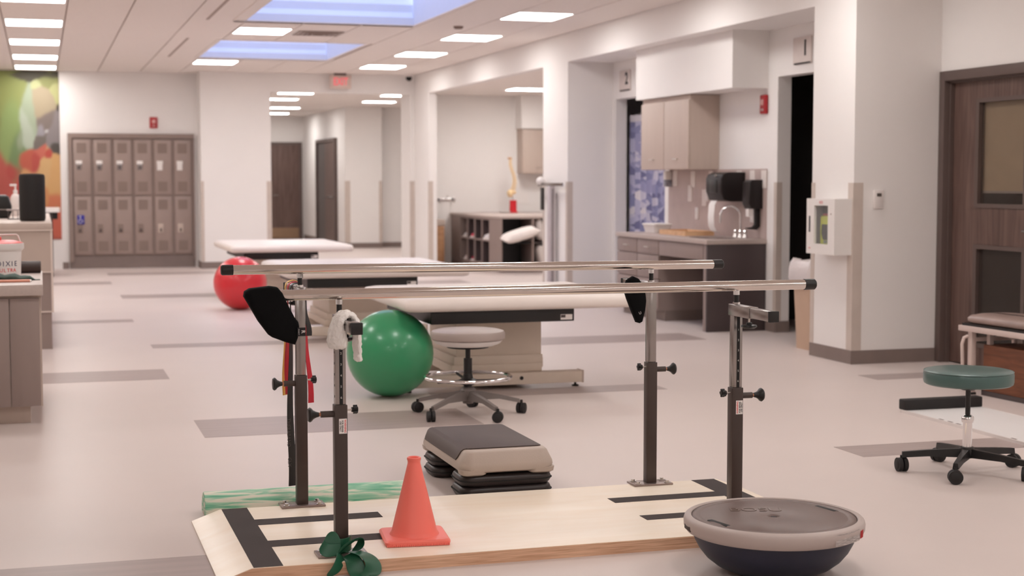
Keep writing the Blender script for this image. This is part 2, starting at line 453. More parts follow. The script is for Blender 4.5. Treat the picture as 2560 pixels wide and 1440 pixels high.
# bay with the cubby counter
wall('wall_bay', [(5.78,9.4,24.2,24.37,0,T),(9.2,9.4,17.2,24.2,0,T)], M_wall)
wall('ceiling_bay', [(5.78,9.4,17.2,24.2,2.72,2.78)], M_ceil)
wall('wall_bay_bulkhead', [(7.48,9.2,23.85,24.2,2.18,2.72)])
# corridor
wall('wall_corridor', [(2.2,2.4,24.37,35.2,0,T),(2.4,5.77,35.0,35.2,0,T),(5.77,5.92,30.0,35.0,0,T),(5.92,6.5,30.0,30.15,0,T),(6.5,9.4,30.25,30.4,0,T),(6.42,6.5,30.15,30.4,0,T),(9.2,9.4,24.37,30.25,0,T)])
wall('ceiling_corridor', [(2.2,9.4,24.37,35.2,2.785,2.83)], M_ceil)
# baseboards
def base(name, boxes): 
    g = G()
    for b in boxes: g.box(*b, 0, 0.10)
    struct(name, g, M_base)
base('baseboard_far', [(2.33,3.41,YF-.008,YF),(2.332,2.34,YF,24.25),(5.60,XR,YF-.008,YF)])
base('baseboard_lockers', [(0.31,0.40,24.242,24.25)])
base('baseboard_right', [(XR-.008,XR,22.74,YF),(XR-.008,5.78,22.732,22.74),(XR-.008,XR,16.32,17.2),(XR-.008,6.2,16.312,16.32)])
base('baseboard_column', [(XR-.008,XR,9.962,10.6),(XR,6.362,9.962,9.97)])
base('baseboard_niche', [(6.192,6.2,12.26,12.44),(6.2,6.33,12.252,12.26)])
base('baseboard_corridor', [(5.762,5.77,30.0,30.8),(5.762,5.77,33.2,35.0),(5.77,6.5,29.992,30.0),(6.5,9.2,30.242,30.25),(2.4,4.85,34.992,35.0)])
# corner guards
gi = 3
def guard(x, y, sx, sy, wd=.05, z1=1.328):
    """L-shaped guard at the corner x, y; sx/sy give which way its legs run"""
    global gi
    g = G(); t = .004
    a = (x-t, x+t) if False else None
    g.box(min(x, x+sx*wd), max(x, x+sx*wd), min(y, y-sy*t), max(y, y-sy*t), .10, z1)
    g.box(min(x, x-sx*t), max(x, x-sx*t), min(y-sy*t, y+sy*wd), max(y-sy*t, y+sy*wd), .10, z1)
    struct('trim_%d' % gi, g, M_guard); gi += 1
guard(XR, 9.97, 1, 1, .075); guard(XR, 10.6, 1, -1); guard(XR, 16.32, 1, 1, .06); guard(XR, 17.2, 1, -1, .06)
guard(XR, 22.74, 1, 1, .06); guard(3.40, YF, -1, 1, .07); guard(5.60, YF, 1, 1, .06); guard(6.2, 12.26, 1, 1, .05); guard(5.77, 30.0, 1, 1, .09); guard(6.5, 30.0, -1, 1, .06); guard(2.34, YF, 1, 1, .04)

# ---------------------------------------------------------------- doors
d = sempty('door_1', (6.37, 9.3, 0)); o = d.location
g = G(o)
for b in ((6.352,6.47,9.90,9.968,0,2.143),(6.352,6.47,8.702,8.77,0,2.143),(6.352,6.47,8.77,9.90,2.07,2.143)): g.box(*b, bev=.004)
for b in ((6.40,6.43,9.885,9.90,0,2.07),(6.40,6.43,8.77,9.885,2.055,2.07)): g.box(*b)
obj('frame', g, M_frame, d)
g = G(o); X0, X1 = 6.432, 6.472
for b in ((9.605,9.885,.01,2.055),(8.77,8.99,.01,2.055),(8.99,9.605,.01,.145),(8.99,9.605,.885,1.15),(8.99,9.605,1.93,2.055)): g.box(X0, X1, b[0], b[1], b[2], b[3])
obj('leaf', g, M_door, d)
for z0, z1, y0 in ((1.15,1.93,0),(.145,.885,0)):
    g = G(o)
    for b in ((9.565,9.605,z0,z1),(8.99,9.03,z0,z1),(9.03,9.565,z0,z0+.03),(9.03,9.565,z1-.03,z1)): g.box(X0-.008, X1-.002, *b)
    obj('glazing_frame', g, M_frame, d)
    g = G(o); g.box(6.45,6.456,9.03,9.565,z0+.03,z1-.03); obj('pane', g, M_glass, d)
g = G(o); g.box(6.478,6.482,8.98,9.60,1.27,1.95); obj('blind', g, mat('blind_tan', (226,196,160), 0.8), d)
g = G(o); g.box(6.474,6.488,8.98,9.60,1.255,1.272); obj('blind_rail', g, M_cabl, d)
g = G(o); g.cyl((6.43,8.85,1.0),(6.38,8.85,1.0),.012).cyl((6.385,8.85,1.0),(6.385,8.97,1.0),.01); obj('handle', g, M_steel, d)
g = G(); g.box(7.86,7.9,9.0,9.35,.6,1.25); g.box(7.5,7.9,9.6,10.2,0,.9); struct('wall_office_panel', g, mat('office_grey', (120,108,104), .7))

d = sempty('door_2', (5.3, 35.0, 0)); o = d.location
g = G(o)
for b in ((4.90,4.96,0,2.2),(5.66,5.72,0,2.2),(4.96,5.66,2.14,2.2)): g.box(b[0], b[1], 34.94, 35.0, b[2], b[3])
obj('frame', g, M_frame, d)
g = G(o); g.box(4.96,5.66,34.955,34.99,.01,2.14); obj('leaf', g, M_door, d)
g = G(o); g.box(4.99,5.63,34.945,34.955,.02,.26); obj('kick_plate', g, mat('kick_plate_brass', (160,132,108), .35, metal=.8), d)
g = G(o); g.cyl((5.05,34.955,1.0),(5.05,34.9,1.0),.012).cyl((5.05,34.9,1.0),(5.17,34.9,1.0),.01); obj('handle', g, M_steel, d)
d = sempty('door_3', (5.77, 32.0, 0)); o = d.location
g = G(o)
for b in ((30.86,30.94,0,2.2),(33.0,33.08,0,2.2),(30.94,33.0,2.13,2.2)): g.box(5.70,5.77, b[0], b[1], b[2], b[3])
obj('frame', g, M_frame, d)
g = G(o); g.box(5.735,5.765,30.94,32.1,.01,2.13); obj('leaf', g, M_door, d)
g = G(o); g.box(5.745,5.768,32.1,33.0,.01,2.13); obj('leaf', g, mat('open_doorway_dark', (92,84,82), .5), d)  # grey sheet stands in for the dark open half of the doorway
g = G(o); g.box(5.715,5.735,31.1,31.9,.98,1.02); obj('push_bar', g, M_steel, d)

# ---------------------------------------------------------------- mural (flat print)
def mural():
    X0, X1, Z0, Z1 = -1.3, .300, .45, 2.975
    nx, nz = 64, 100
    blobs = [ # x, z, sx, sz, colour
     (-.5,2.7,.22,.5,(150,160,78)),(-.42,2.2,.14,.5,(150,176,100)),(-.75,2.6,.3,.6,(132,140,66)),(-.32,1.75,.10,.35,(120,150,92)),
     (-.14,2.45,.07,.25,(176,190,160)),(-.20,2.15,.07,.2,(200,212,190)),(-.28,1.9,.06,.18,(168,182,150)),
     (0.03,2.55,.1,.18,(190,172,140)),(0.15,2.85,.12,.09,(150,154,84)),(0.0,2.78,.07,.06,(206,210,150)),(-.1,2.92,.5,.05,(58,52,26)),(0.24,2.7,.05,.1,(196,196,130)),
     (0.10,2.2,.09,.12,(134,118,112)),(0.22,2.05,.08,.16,(150,140,142)),(0.02,2.12,.04,.08,(170,164,172)),(0.24,1.85,.05,.06,(70,64,60)),(0.0,1.93,.05,.07,(120,110,104)),(0.10,2.08,.03,.03,(220,214,216)),
     (0.03,1.78,.05,.08,(226,110,90)),(0.13,1.72,.04,.05,(214,74,58)),(-.02,1.62,.035,.12,(206,72,60)),(-.2,1.62,.08,.12,(214,92,66)),(-.36,1.5,.1,.14,(200,60,56)),(-.28,1.22,.05,.18,(214,70,64)),
     (-.2,1.35,.06,.14,(240,176,116)),(-.17,1.02,.05,.25,(236,170,90)),(-.12,1.12,.03,.1,(170,130,60)),
     (0.09,1.45,.08,.22,(244,196,132)),(0.20,1.3,.1,.25,(246,190,120)),(0.05,1.1,.08,.16,(238,160,96)),(0.2,.98,.1,.16,(234,128,84)),(0.22,.72,.1,.14,(232,104,76)),(0.05,.78,.07,.12,(226,120,84)),(0.24,.9,.02,.05,(190,170,100)),
     (-.4,1.0,.1,.2,(222,90,80)),(-.3,.85,.06,.12,(90,40,40)),(-.6,1.2,.2,.4,(206,80,70)),(-.9,1.3,.3,.5,(190,110,60)),(-.5,.5,.4,.15,(200,90,70))]
    me = bpy.data.meshes.new('mural'); vs = []; fs = []; cl = []
    for j in range(nz+1):
        for i in range(nx+1):
            fx = i/nx; x = X0+(X1-X0)*(1-(1-fx)**1.7); z = Z0+(Z1-Z0)*j/nz
            vs.append((x, 24.238, z))
            n = noise.noise_vector(Vector((x*4, z*2.2, 3.1)))*.05 + noise.noise_vector(Vector((x*11, z*7, 9.0)))*.02
            px, pz = x+n.x, z+n.y; W = 1e-9; acc = [0,0,0]
            for bx, bz, sx, sz, c in blobs:
                wt = math.exp(-1.3*(((px-bx)/sx)**2+((pz-bz)/sz)**2))
                wt = wt**3.2 + 1e-12*math.exp(-abs(px-bx)*3-abs(pz-bz)*3)
                W += wt
                for k in range(3): acc[k] += .74*(.84*lin(c[k])+.16*(.30,.27,.22)[k])*wt
            cl.append(tuple(a/W for a in acc)+(1,))
    k = nx+1
    for j in range(nz):
        for i in range(nx): fs.append((j*k+i, j*k+i+1, (j+1)*k+i+1, (j+1)*k+i))
    n0 = len(vs)
    vs += [(X0,24.25,Z0),(X1,24.25,Z0),(X1,24.25,Z1),(X0,24.25,Z1)]; cl += [(.3,.2,.1,1)]*4
    a, b, c, d = 0, nx, (nz+1)*k-1, nz*k
    fs += [(n0+3,n0+2,n0+1,n0),(a,n0,n0+1,b),(b,n0+1,n0+2,c),(c,n0+2,n0+3,d),(d,n0+3,n0,a)]
    me.from_pydata(vs, [], fs)
    at = me.color_attributes.new('paint', 'FLOAT_COLOR', 'POINT')
    for i, c in enumerate(cl): at.data[i].color = c
    m = bpy.data.materials.new('mural_print'); m.use_nodes = True
    n = m.node_tree.nodes.new('ShaderNodeVertexColor'); n.layer_name = 'paint'
    m.node_tree.links.new(n.outputs[0], m.node_tree.nodes['Principled BSDF'].inputs['Base Color'])
    m.node_tree.nodes['Principled BSDF'].inputs['Roughness'].default_value = .6
    me.materials.append(m)
    o = bpy.data.objects.new('wall_mural', me); C.objects.link(o)
    tag(o, 'colourful abstract wall mural in green, orange and red left of the lockers', 'mural')
mural()

# ================================================================ PARALLEL BARS
pb = thing('parallel_bars', 'stainless parallel bars with brown posts on a low plywood platform', 'parallel bars', (1.73, 5.6, 0)); o = pb.location
PX0, PX1, PY0, PY1, PZ = .655, 2.80, 5.12, 6.09, .045
prof = [(PX0-.11,.006),(PX0,PZ),(PX1,PZ),(PX1+.11,.006),(PX1+.11,0),(PX0-.11,0)]
g = G(o); g.prism(prof, PY0+.002, PY1-.002, 'Y')
plat = obj('platform', g, M_ply, pb)
g = G(o); g.prism([(PX0-.11,.0045),(PX0,PZ-.0015),(PX1,PZ-.0015),(PX1+.11,.0045),(PX1+.11,0),(PX0-.11,0)], PY0-.001, PY0+.002, 'Y'); obj('ply_edge', g, M_plyedge, plat)
def grip(x0, x1, y0, y1):
    g = G(o); g.box(x0, x1, y0, y1, PZ, PZ+.0012); obj('grip_strip', g, M_grip, plat)
grip(.662,.762,PY0+.006,PY1-.004); grip(2.683,2.79,PY0+.006,PY1-.004)
grip(.762,1.245,5.765,5.862); grip(.762,1.20,5.405,5.50); grip(2.20,2.683,5.745,5.835); grip(2.205,2.683,5.415,5.495)
LPX, RPX, NY, FY = .98, 2.483, 5.23, 6.07
def post(px, py, front, sd, zt, zr):
    """front: +1 arm runs towards the camera, -1 away; sd: -1 plunger on the left, +1 on the right"""
    h = .0225
    g = G(o); g.box(px-h, px+h, py-h, py+h, PZ+.006, .573, bev=.003); p = obj('post', g, M_post, pb)
    g = G(o); g.box(px-.088, px+.088, py-.048, py+.048, PZ, PZ+.008, bev=.0015); obj('base_plate', g, mat('base_plate_grey', (150,134,128), .35, metal=.6), p)
    for a in (-.066,.066):
        for b in (-.03,.03):
            g = G(o); g.cyl((px+a,py+b,PZ+.008),(px+a,py+b,PZ+.011),.013).cyl((px+a,py+b,PZ+.011),(px+a,py+b,PZ+.018),.008, seg=6); obj('bolt', g, M_alu, p)
    g = G(o); u = .0185; g.box(px-u, px+u, py-u, py+u, .573, zt-.04, bev=.003); obj('upper_tube', g, M_steel, p)
    ye = py - front*.30; yb = py + front*.03; s = .0195
    g = G(o); g.box(px-s, px+s, min(py-front*.145, yb), max(py-front*.145, yb), zt-.042, zt, bev=.002); obj('arm_sleeve', g, M_steel, p)
    g = G(o); s2 = .0175; g.box(px-s2, px+s2, min(ye, py-front*.14), max(ye, py-front*.14), zt-.039, zt-.003, bev=.002); obj('arm', g, M_steel, p)
    g = G(o); g.box(px-.0195, px+.0195, min(ye, ye-front*.012), max(ye, ye-front*.012), zt-.041, zt-.001, bev=.002); obj('arm_cap', g, M_black, p)
    # pin that carries the rail
    g = G(o); g.cyl((px,py,zt),(px,py,zr-.018),.0095); obj('pin', g, M_black, p)
    g = G(o); g.cyl((px,py,zr-.034),(px,py,zr-.017),.0125, seg=8); obj('pin_nut', g, M_chrome, p); g = G(o); g.cyl((px,py,zt-.002),(px,py,zt+.008),.014, seg=6); obj('pin_base', g, M_chrome, p)
    # arm clamp knob underneath
    ky = py-front*.11
    g = G(o); g.cyl((px,ky,zt-.066),(px,ky,zt-.042),.004); obj('clamp_screw', g, M_alu, p)
    g = G(o); g.lathe([(0,zt-.082),(.02,zt-.081),(.03,zt-.074),(.028,zt-.068),(.012,zt-.066),(.01,zt-.058),(0,zt-.058)], (px,ky,0), 16); obj('clamp_knob', g, M_black, p)
    # spring plunger
    zk = .54
    g = G(o); g.cyl((px+sd*.0225,py,zk),(px+sd*.068,py,zk),.0115); obj('plunger_tube', g, M_post, p)
    g = G(o); g.cyl((px+sd*.068,py,zk),(px+sd*.078,py,zk),.0065); obj('plunger_ring', g, M_brass, p)
    g = G(o); q = [(0,.074),(.008,.074),(.011,.085),(.016,.094),(.024,.101),(.026,.106),(.022,.112),(0,.114)]
    g.lathe([(r, sd*x) for r, x in q], (px,py,zk), 20, 'X'); obj('plunger_knob', g, M_black, p)
    # star screw on the other side
    zs = .553
    g = G(o); g.cyl((px-sd*.0225,py-.004,zs),(px-sd*.046,py-.004,zs),.0035); obj('star_screw', g, M_alu, p)
    g = G(o); g.cyl((px-sd*.040,py-.004,zs),(px-sd*.062,py-.004,zs),.009, seg=10)
    for k in range(5):
        a = 2*PI*k/5; g.cyl((px-sd*.046,py-.004+.012*math.cos(a),zs+.012*math.sin(a)),(px-sd*.060,py-.004+.012*math.cos(a),zs+.012*math.sin(a)),.0045, seg=8)
    obj('star_knob', g, M_black, p)
    if front > 0:
        g = G(o); g.box(px-.005, px+.007, py-.0192, py-.0184, .575, zt-.045); obj('scale_strip', g, M_ink, p)
        for k in range(5 if sd < 0 else 6):
            text(str(6-k), .011, (px+.001-o.x, py-.0196-o.y, .598+.0385*k), '-Y', M_inkw, p, ext=.0002, name='scale_digit')
        if sd < 0:
            for k in range(5):
                g = G(o); g.box(px-u-.0004, px-u+.0004, py-.004, py+.004, .597+.0385*k, .605+.0385*k); obj('index_hole', g, M_ink, p)
        g = G(o); g.box(px-.008, px+.0195, py-.0232, py-.0224, .473, .525); obj('warning_label', g, M_paper, p)
        sp = -PI/2 if sd < 0 else PI/2
        xs_ = ((.0135,M_inkr,'WARNING',.0095),(.004,M_ink,'FOR REHAB',.0078),(-.0035,M_ink,'USE ONLY',.0078)) if sd < 0 else ((-.002,M_inkr,'WARNING',.0095),(.0075,M_ink,'FOR REHAB',.0078),(.0150,M_ink,'USE ONLY',.0078))
        for dx, mm, t, sz in xs_:
            text(t, sz, (px+dx-o.x, py-.0234-o.y, .499), '-Y', mm, p, spin=sp, ext=.0002, bold=.0002)
    return p
post(LPX, NY, 1, -1, .885, .955); post(RPX, NY, 1, 1, .885, .955)
post(LPX, FY, -1, -1, .925, .995); post(RPX, FY, -1, 1, .915, .987)
def rail(y, z0, z1, x0, x1):
    g = G(o); g.cyl((x0,y,z0),(x1,y,z1),.019, seg=32); r = obj('handrail', g, M_rail, pb)
    for x, z, s in ((x0,z0,-1),(x1,z1,1)):
        d = .044; g = G(o); g.lathe([(0,-d/2-.003),(.016,-d/2-.003),(.0205,-d/2+.002),(.0208,d/2),(.0185,d/2),(0,d/2)] if s < 0 else [(0,d/2+.003),(.016,d/2+.003),(.0205,d/2-.002),(.0208,-d/2),(.0185,-d/2),(0,-d/2)], (x,y,z), 28, 'X'); obj('end_cap', g, M_black, r)
rail(NY, .956, .954, .695, 2.785); rail(FY, .997, .986, .695, 2.79)

# black neoprene sleeve over the near rail
sl = thing('compression_sleeve', 'black padded sleeve hung over the left end of the nearest rail', 'sleeve', (.74,5.23,.80)); oo = sl.location
poly = [(.655,.972),(.672,.982),(.70,.985),(.74,.989),(.765,.985),(.782,.965),(.80,.925),(.822,.882),(.835,.865),(.838,.85),(.833,.81),(.823,.787),(.79,.797),(.745,.815),(.735,.822),(.70,.87),(.672,.92),(.652,.955)]
g = G(oo); g.prism(poly, NY-.034, NY+.03, 'Y', bev=.016, seg=3)
body = obj('sleeve_body', g, M_blackf, sl, ang=60)
g = G(oo); g.box(.829,.857,NY-.036,NY-.0335,.818,.847); t_ = obj('tag', g, mat('tag_charcoal', (26,22,24), .8), sl)
text('R', .017, (.848-oo.x, NY-.037-oo.y, .833-oo.z), '-Y', M_inkw, t_, spin=-PI/2, ext=.0002, bold=.0004)
text('REHABILITY', .004, (.8335-oo.x, NY-.037-oo.y, .8325-oo.z), '-Y', M_inkw, t_, spin=-PI/2, ext=.0002)

# small black pouch by the far right post
po = thing('strap_pouch', 'small black pointed sling hanging beside the far right post', 'pouch', (2.39,6.02,.75)); oo = po.location
poly = [(2.343,.905),(2.352,.93),(2.378,.945),(2.402,.935),(2.418,.915),(2.432,.88),(2.437,.84),(2.432,.80),(2.42,.752),(2.408,.746),(2.394,.75),(2.372,.80),(2.352,.85),(2.342,.88)]
g = G(oo); g.prism(poly, 6.0, 6.04, 'Y', bev=.012, seg=3); b_ = obj('pouch_body', g, M_blackf, po, ang=60)
text('U', .016, (2.405-oo.x, 5.999-oo.y, .79-oo.z), '-Y', M_inkw, b_, spin=.3, ext=.0002, name='stitch_mark')

# white washcloth on the near left arm
g = G((.98,5.0,.74)); rings = []
prof = [(.950,.780,.020,.050),(.949,.79,.027,.066),(.949,.82,.029,.072),(.951,.85,.027,.074),(.954,.874,.022,.07),(.964,.893,.017,.064),(.98,.901,.014,.056),(.998,.893,.014,.05),(1.009,.872,.013,.045),(1.012,.84,.012,.04),(1.014,.80,.012,.036),(1.015,.765,.012,.034),(1.016,.745,.013,.034),(1.016,.738,.010,.03)]
for i, (x, z, hx, hy) in enumerate(prof):
    q0 = Vector((prof[max(i-1,0)][0],0,prof[max(i-1,0)][1])); q1 = Vector((prof[min(i+1,len(prof)-1)][0],0,prof[min(i+1,len(prof)-1)][1]))
    d = (q1-q0).normalized(); nrm = Vector((-d.z,0,d.x)); yc = 5.115-.03*i/13
    rings.append([Vector((x,yc,z)) + nrm*hx*math.cos(a)*(1+.22*math.sin(2*a+i*.9)+.1*math.sin(5*a+i*2.3)) + Vector((0,1,0))*hy*math.sin(a)*(1+.06*math.sin(i*1.7)) for a in [2*PI*k/18 for k in range(18)]])
g.loft(rings)
wc = obj('washcloth', g, M_terry, None, ang=80, loc=(.98,5.0,.74))
m_ = wc.modifiers.new('s', 'SUBSURF'); m_.levels = 3; m_.render_levels = 3
tx = bpy.data.textures.new('terry_loops', 'CLOUDS'); tx.noise_scale = .013; tx.noise_depth = 2
m2 = wc.modifiers.new('d', 'DISPLACE'); m2.texture = tx; m2.strength = .012; m2.mid_level = .5; m2.texture_coords = 'LOCAL'
tag(wc, 'white terry washcloth draped over the arm of the near left post', 'washcloth')

# resistance bands over the far left arm
def band(name, label, m, left_end, right_end, dx, yc, wl, sway, twist, rdx=0.0):
    ax, az = LPX, .927
    pts = []
    n = 26
    for i in range(n):
        f = i/(n-1); z = left_end + (az-.012-left_end)*f
        x = ax-.022-dx + sway*math.sin(f*9+dx*300)*(1-f)*1.0 - (1-f)*.004
        a = twist*(1-f)**.7
        pts.append(((x, yc, z), (wl*math.sin(a), wl*math.cos(a), 0)))
    for a in (150,120,90,60,30):
        t = math.radians(a); pts.append(((ax+(.022+dx)*math.cos(t), yc, az-.01+(.014+dx)*math.sin(t)), (0,wl,0)))
    for i in range(14):
        f = i/13; z = az-.012 + (right_end-az+.012)*f
        pts.append(((ax+.022+dx+rdx*f**.6+.004*math.sin(f*9), yc, z), (wl*.75*math.sin(f*1.3), wl*math.cos(f*1.3), 0)))
    g = G((ax,yc,left_end)); g.ribbon(pts, .0022)
    ob = obj(name, g, m, None, ang=60, loc=(ax,yc,left_end)); tag(ob, label, 'band', 'resistance bands on the far left post'); return ob
bk = band('resistance_band', 'long black resistance band looped over the far left arm, lettered down its length', mat('band_black', (34,30,30), .5, var=.15), .11, .72, .003, 6.155, .017, .006, 1.25, .022)
band('resistance_band', 'yellow resistance band edge showing behind the black band', mat('band_yellow', (232,186,92), .5), .47, .78, .010, 6.245, .015, .004, .9, .01)
band('resistance_band', 'red resistance band hanging both sides of the far left post', mat('band_red', (196,22,46), .5), .48, .44, .0065, 6.20, .017, .004, 1.0, .032)
text('THERABAND', .02, (-.0285-.011, -.012, .22), '-Y', mat('ink_grey', (104,96,94), .7), bk, spin=-PI/2, ext=.0002)
text('CLX', .02, (-.0285-.009, -.012, .10), '-Y', mat('ink_grey', (104,96,94), .7), bk, spin=-PI/2, ext=.0002)

# green band knotted round the near left post
M_gband = mat('band_green', (22,84,58), .42, var=.1)
M_gband.node_tree.nodes['Principled BSDF'].inputs['Subsurface Weight'].default_value = 0
kt = thing('resistance_band_knot', 'dark green resistance band knotted round the foot of the near left post', 'band', (.98,5.16,PZ+.02)); oo = kt.location
def rib(name, rows, t=.0022):
    g = G(oo); g.ribbon(rows, t); ob = obj(name, g, M_gband, kt, ang=70)
    s = ob.modifiers.new('s', 'SUBSURF'); s.levels = 2; s.render_levels = 2; return ob
z0 = PZ+.012
rib('wrap', [((.946,5.27,z0+.03),(0,0,.026)),((.944,5.215,z0+.028),(0,0,.026)),((.953,5.198,z0+.026),(0,0,.026)),((.985,5.193,z0+.024),(0,0,.026)),((1.014,5.205,z0+.03),(0,0,.026)),((1.018,5.25,z0+.03),(0,0,.026))])
rib('left_loop', [((.972,5.183,z0+.018),(0,.004,.018)),((.945,5.180,z0+.016),(-.002,.008,.020)),((.918,5.182,z0+.014),(.002,.014,.022)),((.905,5.20,z0+.03),(.014,.014,.024)),((.920,5.215,z0+.056),(.018,.004,.020)),((.948,5.20,z0+.055),(.012,.004,.022)),((.972,5.186,z0+.03),(0,.004,.016))])
rib('front_loop', [((.955,5.182,z0+.004),(.016,-.004,.024)),((.980,5.168,z0+.026),(.018,-.012,.026)),((1.008,5.155,z0+.046),(.016,-.018,.020)),((1.032,5.158,z0+.058),(.010,-.022,.006)),((1.044,5.175,z0+.046),(.006,-.024,-.008)),((1.036,5.182,z0+.022),(.006,-.022,-.004)),((1.015,5.176,z0+.008),(.008,-.02,.004))])
rib('tail', [((.965,5.165,z0+.006),(.004,-.020,.014)),((.995,5.140,z0+.016),(-.004,-.030,.004)),((1.028,5.120,z0+.016),(-.014,-.030,.0)),((1.058,5.098,z0-.002),(-.026,-.024,-.002)),((1.066,5.082,z0-.024),(-.032,-.010,.004)),((1.058,5.072,z0-.045),(-.032,-.002,.008)),((1.035,5.064,z0-.052),(-.030,.008,.004))])
rib('tail', [((.965,5.165,z0+.004),(-.014,-.012,.010)),((.960,5.130,z0+.004),(-.016,-.010,.012)),((.950,5.104,z0-.014),(-.014,-.008,.018)),((.930,5.090,z0-.036),(-.010,-.006,.014)),((.902,5.083,z0-.048),(-.002,-.006,.008))])
rib('tail', [((.985,5.145,z0+.006),(.018,-.010,.012)),((1.0,5.112,z0-.002),(.026,-.006,.008)),((1.002,5.092,z0-.024),(.030,-.002,.010)),((1.012,5.078,z0-.046),(.032,.0,.006)),((1.02,5.06,z0-.054),(.030,.002,.0))])

# ================================================================ CONE
cn = thing('traffic_cone', 'bright orange training cone standing on the plywood platform', 'cone', (1.277,5.375,PZ+.0013), math.radians(-6))
g = G(); rings = []
for r, z in ((.092,.018),(.084,.03),(.082,.036),(.024,.275),(.023,.28),(.0235,.288),(.0255,.292),(.0255,.299),(.022,.301),(.018,.298),(.017,.27)):
    rings.append([(r*math.cos(2*PI*k/48), r*math.sin(2*PI*k/48), z) for k in range(48)])
g.loft(rings); obj('cone_body', g, M_cone, cn)
g = G(); H = .118
g.loft([rrect(-H+.004,H-.004,-H+.004,H-.004,.018,0.002), rrect(-H,H,-H,H,.02,.006), rrect(-H,H,-H,H,.02,.014), rrect(-H+.006,H-.006,-H+.006,H-.006,.018,.02), rrect(-H+.03,H-.03,-H+.03,H-.03,.02,.0205)])
bs = obj('cone_base', g, M_cone, cn)
g = G()
for k in range(34):
    a = -H+.008+k*(2*H-.016)/33
    for q in ((a,-H+.001),(a,H-.001)): g.cyl((q[0],q[1],0),(q[0],q[1],.006+.002*(k%2)),.0034, seg=6)
tt = obj('base_fringe', g, M_cone, bs); tt['kind'] = 'stuff'

# ================================================================ BALANCE TRAINER
bo = thing('balance_trainer', 'half dome balance trainer, navy dome down and dark disc up', 'balance trainer', (2.40,4.74,0)); oo = Vector()
g = G(); g.lathe([(0,0),(.11,.001),(.16,.009),(.20,.027),(.232,.052),(.256,.082),(.272,.112),(.281,.14),(.284,.155),(0,.155)], seg=64); obj('dome', g, M_navy, bo)
g = G(); g.lathe([(.255,.140),(.290,.138),(.300,.143),(.309,.16),(.310,.178),(.307,.188),(.302,.193),(.288,.1965),(.283,.193),(.283,.15)], seg=72); rim = obj('rim', g, M_bosurim, bo)
g = G(); g.lathe([(0,.183),(.016,.184),(.02,.190),(.026,.1925),(.244,.1935),(.249,.1912),(.254,.1912),(.259,.1935),(.275,.1935),(.2805,.190),(.2805,.16),(0,.16)], seg=72); dk = obj('disc', g, M_bosutop, bo)
g = G(); g.lathe([(0,.189),(.010,.189),(.012,.184),(0,.184)], seg=20); obj('plug', g, M_rubber, bo)
for a in (12,192):
    X = Matrix.Rotation(math.radians(a),4,'Z'); g = G(); g.X = X; g.box(.222,.245,-.055,.055,.186,.1942,bev=.004); obj('grip_slot', g, M_ink, dk)
for a in (172,-8):
    X = Matrix.Rotation(math.radians(a),4,'Z'); g = G(); g.X = X; g.box(.285,.3095,-.035,.035,.152,.172,bev=.005); obj('grip_pocket', g, mat('pocket_dark', (70,58,56), .7), rim)
def arcpatch(a0, a1, r, z0, z1, m, name, parent, rt=None):
    g = G(); A = []; n = 14
    for i in range(n+1):
        t = math.radians(a0+(a1-a0)*i/n); c, s = math.cos(t), math.sin(t)
        A.append([g.b.verts.new(p) for p in (((r*c,r*s,z0),((rt or r)*c,(rt or r)*s,z1)))])
    for a, b in zip(A, A[1:]): g.b.faces.new((a[0],b[0],b[1],a[1]))
    bmesh.ops.solidify(g.b, geom=g.b.faces[:], thickness=-.0008)
    return obj(name, g, m, parent)
def stickmat():
    m = bpy.data.materials.new('printed_sticker'); m.use_nodes = True; nt = m.node_tree
    tc = nt.nodes.new('ShaderNodeTexCoord'); mp = nt.nodes.new('ShaderNodeMapping'); mp.inputs['Scale'].default_value = (40,40,600)
    nz = nt.nodes.new('ShaderNodeTexNoise'); nz.inputs['Scale'].default_value = 1.0
    rp = nt.nodes.new('ShaderNodeValToRGB'); rp.color_ramp.elements[0].position = .45; rp.color_ramp.elements[1].position = .56
    rp.color_ramp.elements[0].color = rgb(196,186,182); rp.color_ramp.elements[1].color = rgb(244,236,232)
    nt.links.new(tc.outputs['Object'], mp.inputs[0]); nt.links.new(mp.outputs[0], nz.inputs[0]); nt.links.new(nz.outputs[0], rp.inputs[0])
    nt.links.new(rp.outputs[0], nt.nodes['Principled BSDF'].inputs['Base Color']); return m
arcpatch(-76,-50,.3098,.147,.186,stickmat(),'sticker',rim,.3088); arcpatch(-49,-43,.3098,.150,.176,M_inkr,'sticker_mark',rim,.3105)
arcpatch(20,42,.288,.1972,.1938,M_paper,'top_sticker',rim,.303)
text('BOSU', .075, (-.02,.10,.1939), '+Z', mat('embossed_mark', (112,92,84), .35), dk, spin=math.radians(-17), ext=.0006)

# ================================================================ STEP AND RISERS
SX, SY = 1.880, 6.53
st = thing('aerobic_step', 'grey aerobic step with dark rubber top raised on black risers', 'step', (SX,SY,.1)); oo = st.location
def R_(hx, hy, r, z): return [(SX+p[0], SY+p[1], z) for p in rrect(-hx,hx,-hy,hy,r,0,6)]
g = G(oo); g.loft([R_(.195,.352,.05,.112),R_(.206,.362,.06,.118),R_(.210,.366,.06,.135),R_(.207,.362,.055,.15),R_(.186,.338,.04,.194),R_(.178,.330,.035,.2015),R_(.17,.322,.035,.203)])
sb = obj('step_body', g, M_sgrey, st)
for a in (-1,1):
    for b in (-1,1):
        g = G(oo); g.loft([[(SX+a*.15+p[0], SY+b*.315+p[1], z) for p in rrect(-q,q,-q*.8,q*.8,q*.5,0,4)] for q, z in ((.045,.1),(.056,.106),(.06,.125))]); obj('step_foot', g, M_sgrey, st)
